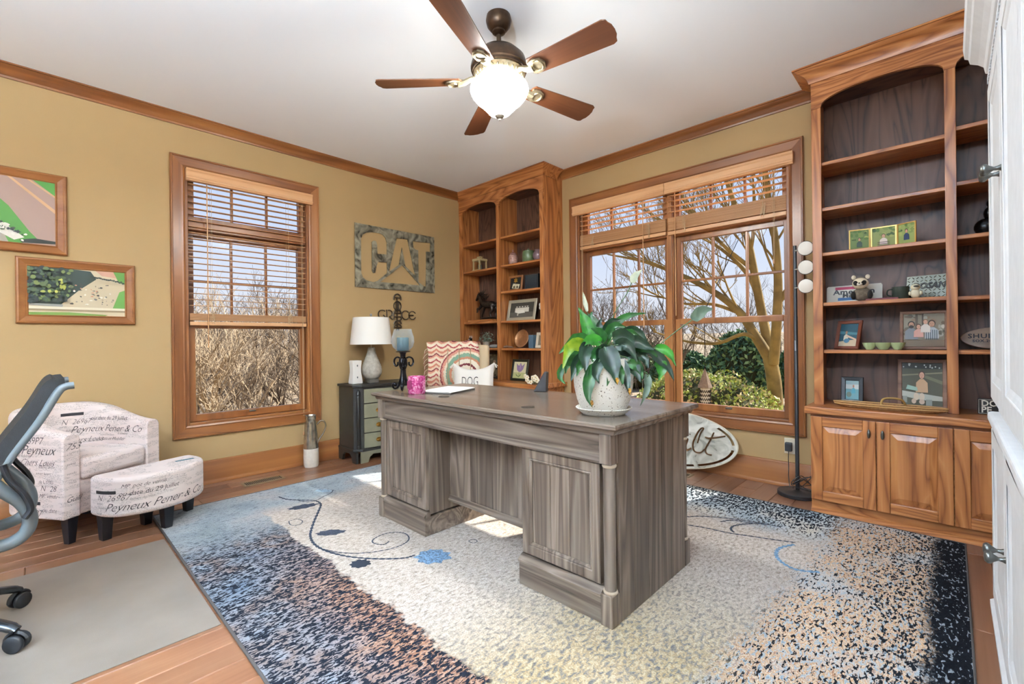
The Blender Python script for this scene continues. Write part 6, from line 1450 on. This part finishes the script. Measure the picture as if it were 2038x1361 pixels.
bk1 = thing('blue_book', 'blue cloth book standing beside the copper tray', 'book', (.985, -.13, zs(.968)))
MB().box(-.033, .033, -.06, .06, .0005, .135).build('cover', pm('blue_cloth', '#4a6478', .7), bk1, local=True, bevel=.002); MB().box(-.03, .03, -.0595, .0605, .003, .1352).build('pages', pm('page_cream', '#d8cfb8', .8), bk1, local=True)
pframe_('photo_frame', 'small white photo frame leaning at the end of the lower shelf', 1.05, 1.18, -.19, zs(.968), .16, 10, .03, '#d2c8b4', [('#7a6a58', rect(0, 1, 0, 1))] + person(.5, .6, .9, '#c09a80', '#3a2c24', '#8a7f72'))
pframe_('photo_frame', 'grey photo frame standing behind the small white frame', 1.045, 1.17, -.105, zs(.968), .2, 6, .02, '#b9b3a6', [('#8f8a80', rect(0, 1, 0, 1)), ('#5f6a66', rect(.1, .9, .3, .7))])
tul = [('#d9cfa8', rect(0, 1, 0, 1)), ('#b9b980', rect(0, 1, 0, .35)), ('#8e7396', clipb([(.2, .9), (.28, .5), (.45, .38), (.6, .4), (.75, .55), (.85, .92), (.65, .75), (.52, .95), (.4, .75)])), ('#a88fb0', clipb([(.45, .88), (.5, .5), (.58, .86)])), ('#4a5a34', rect(.455, .475, .05, .4)), ('#55683a', clipb([(.46, .06), (.25, .18), (.22, .26), (.4, .14)])), ('#55683a', clipb([(.47, .06), (.62, .2), (.6, .26), (.48, .14)]))]
pframe_('tulip_print', 'black framed print of a purple tulip', .735, .965, -.235, .6408, .225, 12, .026, '#23241c', tul, cat='picture')
cd_ = thing('red_card', 'small folded red and white card on the bookcase counter', 'card', (1.185, -.28, .6408), R(-25))
MB().add([(-.04, 0, .0005), (.04, 0, .0005), (.042, .03, .105), (-.038, .03, .105)], [(0, 1, 2, 3)]).build('front', pm('card_red', '#a8645a', .7), cd_, local=True, solid=.001)
MB().add([(-.04, .06, .0005), (.04, .06, .0005), (.042, .03, .105), (-.038, .03, .105)], [(0, 1, 2, 3)]).build('rear', pm('card_white', '#d8cfc4', .7), cd_, local=True, solid=.001)
sf = thing('silk_flowers', 'spray of small white silk flowers on the bookcase counter', 'flowers', (1.225, -.41, .6408))
wpt = pm('silk_white', '#efe6d2', .8); yl = pm('silk_yellow', '#c99a3a', .8)
for k in range(16):
    c = Vector((random.uniform(-.11, .06), random.uniform(-.03, .03), random.uniform(.018, .075)))
    q = MB()
    for p in range(5):
        a = p * 1.2566; q.ell(c + Vector((.013 * math.cos(a), -.006, .013 * math.sin(a))), .010, .004, .010, 7, 5)
    fl9 = q.build('blossom', wpt, sf, local=True, smooth=60)
    MB().ell(c + Vector((0, -.011, 0)), .005, .004, .005, 6, 5).build('centre', yl, fl9, local=True)
q = MB()
for k in range(16): q.tube([(random.uniform(-.1, .05), 0, .003), (random.uniform(-.1, .05), 0, .05)], .0012, 4)
q.build('stems', stemm, sf, local=True)
# dark cone seen behind the pot
bc = thing('wedge_stand', 'dark wedge-shaped stand on the desk behind the potted plant', 'stand', (2.33, -1.64, T), R(20))
MB().prism([(-.035, .0005), (.045, .0005), (.05, .115), (.035, .12)], -.02, .02, 'y').build('body', pm('stand_dark', '#2b2a2c', .5), bc, local=True, bevel=.004)

# ------------------------------------------------------------------ outdoors
dirt = None
def groundmat():
    m, nt, b = newmat('leaf_litter'); tc = nt.nodes.new('ShaderNodeTexCoord'); co = tc.outputs['Object']
    f = nnoise(nt, co, 2.5, 6, .6, .7); f2 = nnoise(nt, co, 30, 3, 1.0)
    c = nramp(nt, nmath(nt, 'ADD', nmath(nt, 'MULTIPLY', f, .5), nmath(nt, 'MULTIPLY', f2, .5)), [(.3, '#5f5040'), (.45, '#94816a'), (.6, '#b8a68c'), (.75, '#d2c3ac')])
    nt.links.new(c, b.inputs['Base Color']); b.inputs['Roughness'].default_value = 1
    return m
gm_ = groundmat()
def gz(x, y):
    d = max(0, max(-x, y) - 3) if (x < 0 or y > 0) else 0
    zl = max(0, -x - 5); zb = max(0, y - 12)
    return -.75 + min(2.9, .16 * zl) * (1 if x < -.2 else 0) * max(0, min(1, (9 - y) / 6)) + min(2.2, .10 * zb) + .12 * mnoise.noise(Vector((x * .3, y * .3, 0)))
vs = []; fs = []; xs_ = [-45 + 1.5 * i for i in range(51)]; ys_ = [-30 + 1.5 * i for i in range(52)]
for y in ys_:
    for x in xs_: vs.append((x, y, gz(x, y) if not (-1 < x < 6 and -6 < y < 1) else -.78))
W_ = len(xs_); fs = [(j * W_ + i, j * W_ + i + 1, (j + 1) * W_ + i + 1, (j + 1) * W_ + i) for j in range(len(ys_) - 1) for i in range(W_ - 1)]
tag(MB().add(vs, fs).build('ground', gm_, recalc=False, smooth=180), kind='structure')
barkl = pm('pale_bark', '#b09c82', .9, var=.3, vscale=9); barkd = pm('dark_bark', '#5f5144', .9, var=.35, vscale=9); barky = pm('lichen_bark', '#8d7440', .9, var=.4, vscale=5, bump=.6, bscale=25)
def branch(mb, p, d, L, r, depth, spread=.5, mi=0, up=.15, n=4, kids=(2, 4)):
    P = [p]; k = 4; q = p.copy(); dd0 = d.copy()
    for i in range(k):
        dd0 = (dd0 + Vector((random.uniform(-1, 1), random.uniform(-1, 1), random.uniform(-1, 1))) * .16 + Vector((0, 0, up * .3))).normalized()
        q = q + dd0 * L / k; P.append(q.copy())
    mb.tube(P, [max(.003, r * (1 - .55 * i / k)) for i in range(k + 1)], n, mi)
    if depth <= 0: return
    for j in range(random.randint(*kids)):
        t = random.uniform(.35, 1); i = min(k - 1, int(t * k)); a = P[i].lerp(P[i + 1], t * k - i)
        nd = (dd0 + Vector((random.uniform(-1, 1), random.uniform(-1, 1), random.uniform(-.5, .9))) * spread * 1.6).normalized()
        branch(mb, a, nd, L * random.uniform(.5, .75), r * .5, depth - 1, spread, mi, up, n if depth > 2 else 3, kids)
def tree(name, label, loc, h, r, depth, mat, lean=(0, 0), group=None, kids=(2, 4), spread=.5, n=5):
    mb = MB(); p = Vector((loc[0], loc[1], gz(loc[0], loc[1]) - .05))
    branch(mb, p, Vector((lean[0], lean[1], 1)).normalized(), h, r, depth, spread, 0, .15, n, kids)
    return tag(mb.build(name, mat, recalc=False, smooth=70), label, 'tree', group)
random.seed(5)
cnt = 0; tries = 0
while cnt < 46 and tries < 900:      # thicket seen through the single window
    tries += 1
    x = random.uniform(-13, -2.6); s_ = (4.08 - x)
    y = -3.706 + s_ * random.uniform(.12, .5)
    dst = math.hypot(x - 4.08, y + 3.7); ht = (1.06 + dst * random.uniform(.04, .15) - gz(x, y))
    tree('bare_tree', 'bare tan tree in the thicket outside the single window', (x, y), ht * .5, random.uniform(.018, .05), 4, random.choice([barkl, barkl, barkd]), (random.uniform(-.35, .35), random.uniform(-.35, .35)), 'bare trees outside the single window', (3, 5), .55, 5)
    cnt += 1
for k in range(12):
    x = random.uniform(-4.5, -2.4); y = -3.706 + (4.08 - x) * random.uniform(.15, .46)
    tree('near_sapling', 'stout bare sapling standing just outside the single window', (x, y), random.uniform(.9, 1.5), random.uniform(.022, .04), 3, random.choice([barkd, barkl]), (random.uniform(-.5, .5), random.uniform(-.5, .5)), 'saplings just outside the single window', (3, 4), .45, 5)
def brush(name, label, n, fx, fy, mat, hmin=.5, hmax=1.6):
    mb = MB()
    for k in range(n):
        x, y = fx(), fy(); 
        if callable(y): y = y(x)
        p = Vector((x, y, gz(x, y) - .03)); d = Vector((random.uniform(-.6, .6), random.uniform(-.6, .6), 1)).normalized()
        branch(mb, p, d, random.uniform(hmin, hmax), random.uniform(.008, .016), 2, .7, random.randrange(2), .1, 3, (2, 4))
    return tag(mb.build(name, mat, recalc=False), label, 'undergrowth', kind='stuff')
brush('undergrowth', 'tangled tan undergrowth outside the single window', 420, lambda: random.uniform(-16, -3), lambda: (lambda x: -3.706 + (4.08 - x) * random.uniform(.1, .52)), [barkl, barkd])
brush('undergrowth', 'tangled brown brush beyond the hedge', 260, lambda: random.uniform(-6, 6), lambda: random.uniform(9, 20), [barkd, barkl], .8, 2.2)
for k in range(18):
    x = random.uniform(-9, 5); y = random.uniform(9, 22)
    tree('bare_sapling', 'bare sapling on the slope beyond the double window', (x, y), random.uniform(1.2, 2.2), .04, 3, barkd, (random.uniform(-.3, .3), random.uniform(-.3, .3)), 'saplings beyond the double window', (3, 4), .5, 4)
random.seed(21)
gt = MB()
def limb(P, r0, r1, twig=10, tl=.7):
    Q = bez(P, 6); n = len(Q); gt.tube(Q, [r0 + (r1 - r0) * i / (n - 1) for i in range(n)], 8)
    for k in range(twig):
        i = random.randrange(n // 3, n - 1); t = (Q[i + 1] - Q[i - 1]).normalized()
        d = (t + Vector((random.uniform(-1, .5), random.uniform(-.9, .9), random.uniform(-.1, 1.1)))).normalized()
        branch(gt, Q[i].copy(), d, random.uniform(.5, 1.1) * tl, max(.012, .35 * (r0 + (r1 - r0) * i / n)), 3, .45, 0, .2, 4, (2, 4))
limb([(2.47, 3.0, -.9), (2.43, 3, .02), (2.41, 3, .48), (2.36, 3, .8)], .10, .085, 0)
limb([(2.36, 3, .78), (2.2, 3, 1.07), (1.99, 3, 1.42), (1.65, 3, 1.72), (1.14, 3, 2.03), (.57, 3, 2.29), (-.1, 3.05, 2.5)], .075, .012, 16, 1.0)
limb([(2.38, 3.05, .75), (2.24, 3.2, 1.28), (2.15, 3.2, 1.84), (2.06, 3.2, 2.4), (1.94, 3.2, 2.78), (1.74, 3.2, 3.47), (1.55, 3.2, 4.2)], .07, .02, 14, 1.1)
limb([(2.42, 2.95, .72), (2.5, 2.8, 1.26), (2.52, 2.8, 1.77), (2.49, 2.8, 2.34), (2.42, 2.8, 2.8), (2.37, 2.8, 3.4), (2.4, 2.8, 4.1)], .065, .02, 12, 1.0)
limb([(2.24, 3.0, 1.0), (2.08, 2.9, 1.11), (1.75, 2.9, .99), (1.4, 2.9, 1.0), (1.17, 2.9, 1.05), (.78, 2.9, 1.17)], .032, .01, 5, .5)
limb([(2.2, 3.2, 1.5), (2.0, 3.4, 1.95), (1.6, 3.5, 2.4), (1.1, 3.6, 2.75), (.5, 3.6, 3.1)], .04, .01, 12, 1.0)
limb([(2.12, 3.2, 2.0), (1.85, 3.0, 2.3), (1.5, 2.9, 2.75), (1.2, 2.9, 3.2)], .035, .01, 10, .9)
limb([(2.52, 2.8, 1.5), (2.75, 2.9, 1.9), (2.9, 3.0, 2.4), (2.95, 3.1, 3.0)], .04, .012, 8, .8)
limb([(2.0, 3.0, 1.4), (1.6, 3.1, 1.55), (1.1, 3.2, 1.6), (.6, 3.2, 1.8)], .03, .008, 10, .8)
tag(gt.build('yard_tree', barky, recalc=False, smooth=70), 'large bare tree with lichen-yellow limbs outside the double window', 'tree')
for k, (x, y) in enumerate(((-.8, 4.2), (-1.8, 5.5), (.2, 5.0))):
    tree('bare_shrub_tree', ['slender bare tree behind the double window, nearest the corner bookcase', 'thin bare tree farther down the slope beyond the double window', 'bare grey tree behind the limbs of the yard tree'][k], (x, y), 1.6, .035, 4, barkd, (random.uniform(-.2, .2), 0), 'thin trees beyond the double window', (3, 5), .5, 4)
def leafbush(name, label, c, rx, ry, rz, n, mats, s=.03, cat='bush', seed=0):
    root = thing(name, label, cat, (c[0], c[1], gz(c[0], c[1])))
    core = MB().ell(c, rx * .9, ry * .9, rz * .9, 20, 12); core.v = [v + Vector((1, 1, 1)) * .05 * mnoise.noise(v * 4) for v in core.v]
    core.build('bush_core', pm('bush_core', '#3b3d22', 1), root, smooth=60)
    mb = MB()
    for k in range(n):
        a = random.uniform(0, 2 * math.pi); ph = math.asin(random.uniform(-.5, 1)); rr_ = random.uniform(.88, 1.03)
        p = Vector((c[0] + rx * rr_ * math.cos(a) * math.cos(ph), c[1] + ry * rr_ * math.sin(a) * math.cos(ph), c[2] + rz * rr_ * math.sin(ph)))
        p += Vector((1, 1, 1)) * .06 * mnoise.noise(p * 4)
        u = Vector((random.uniform(-1, 1), random.uniform(-1, 1), random.uniform(-1, 1))).normalized(); v = u.cross(Vector((random.uniform(-1, 1), random.uniform(-1, 1), random.uniform(-1, 1))))
        if v.length < .1: continue
        v.normalize(); L = s * random.uniform(.6, 1.2)
        mb.add([p - u * L, p + v * L * .5, p + u * L, p - v * L * .5], [(0, 1, 2, 3)], random.randrange(len(mats)))
    tag(mb.build('foliage', mats, root, recalc=False), kind='stuff')
lg = [pm('box_green', '#a3b552', .7), pm('box_yellow', '#c6cf74', .7), pm('box_olive', '#7d8a44', .7), pm('box_tan', '#cdb98c', .8)]
leafbush('boxwood_hedge', 'rounded yellow-green boxwood below the yard tree', (1.72, 2.35, -.15), 1.0, .75, .78, 9000, lg, .03)
eg = [pm('cedar_dark', '#3d5a40', .8), pm('cedar_mid', '#5a7a4e', .8), pm('cedar_light', '#86a066', .8)]
for k, (x, y, r, h) in enumerate(((.2, 9, .85, 1.1), (1.55, 9.9, .75, 1.0), (-1.9, 10.2, .95, .8), (-4.3, 11.3, 1.15, 1.0))):
    leafbush('cedar_shrub', ['dark green cedar shrub framed between the yard tree and its low limb', 'dark cedar shrub behind the yard tree trunk', 'green cedar shrub on the slope above the birdhouse', 'green cedar shrub farthest along the slope'][k], (x, y, gz(x, y) + h * .8), r, r, h, 2600, eg, .09, 'shrub')
# birdhouse on a wire
bh = thing('birdhouse', 'wooden birdhouse with tall pointed roof and chevron stripes hanging outside', 'birdhouse', (2.17, 1.3, .28))
wdw = pm('weathered_wood', '#8f7c6b', .9, var=.2, vscale=40); 
MB().lathe([(0, .735), (.008, .72), (.075, .545), (.08, .53), (.07, .525), (0, .525)], (2.17, 1.3, 0), 8).build('roof', wdw, bh)
MB().lathe([(0, .28), (.052, .28), (.052, .525), (0, .525)], (2.17, 1.3, 0), 8).build('body', pm('house_white', '#d5cfc2', .8), bh)
for j in range(5):
    z = .32 + j * .042; P = []
    for k in range(33):
        a = 2 * math.pi * k / 32; P.append((2.17 + .054 * math.cos(a), 1.3 + .054 * math.sin(a), z + (.012 if k % 2 else -.012)))
    MB().tube(P[:-1], .007, 4, closed=True).build('chevron_stripe', pm('chevron_dark', '#3a3532', .8), bh)
MB().tube([(2.17, 1.3, .735), (2.17, 1.3, 1.35), (2.3, 2.0, 2.2), (2.24, 3.1, 2.6)], .004, 5).build('hanging_wire', darkmetal, bh)

# ------------------------------------------------------------------ unseen uplights added for fill at the open end of the room, behind the viewer
def fill_uplight(label, x, y, W):
    t = thing('added_uplight', label, 'lamp', (x, y, 0), group='added fill uplights behind the viewer')
    MB().lathe([(0, .001), (.14, .001), (.14, .02), (.02, .035), (.012, .04), (.012, 1.62), (0, 1.62)], (x, y, 0), 24).build('stand', bronze, t, smooth=40)
    MB().lathe([(.02, 1.62), (.10, 1.66), (.17, 1.72), (.21, 1.78), (.205, 1.78), (.165, 1.725), (.1, 1.67), (.02, 1.63)], (x, y, 0), 32).build('bowl_shade', bronze, t, smooth=60)
    MB().lathe([(0, 1.735), (.175, 1.735), (.175, 1.742), (0, 1.742)], (x, y, 0), 32).build('lit_diffuser', pm('fill_glow_%d' % W, (.76, .97, 1.2, 1), .5, emit=W), t)
fill_uplight('added fill uplight, unseen behind the viewer in the middle of the hall', 3.3, -5.6, 560)
fill_uplight('added fill uplight, unseen behind the viewer near the hutch wall', 4.4, -4.95, 1150)
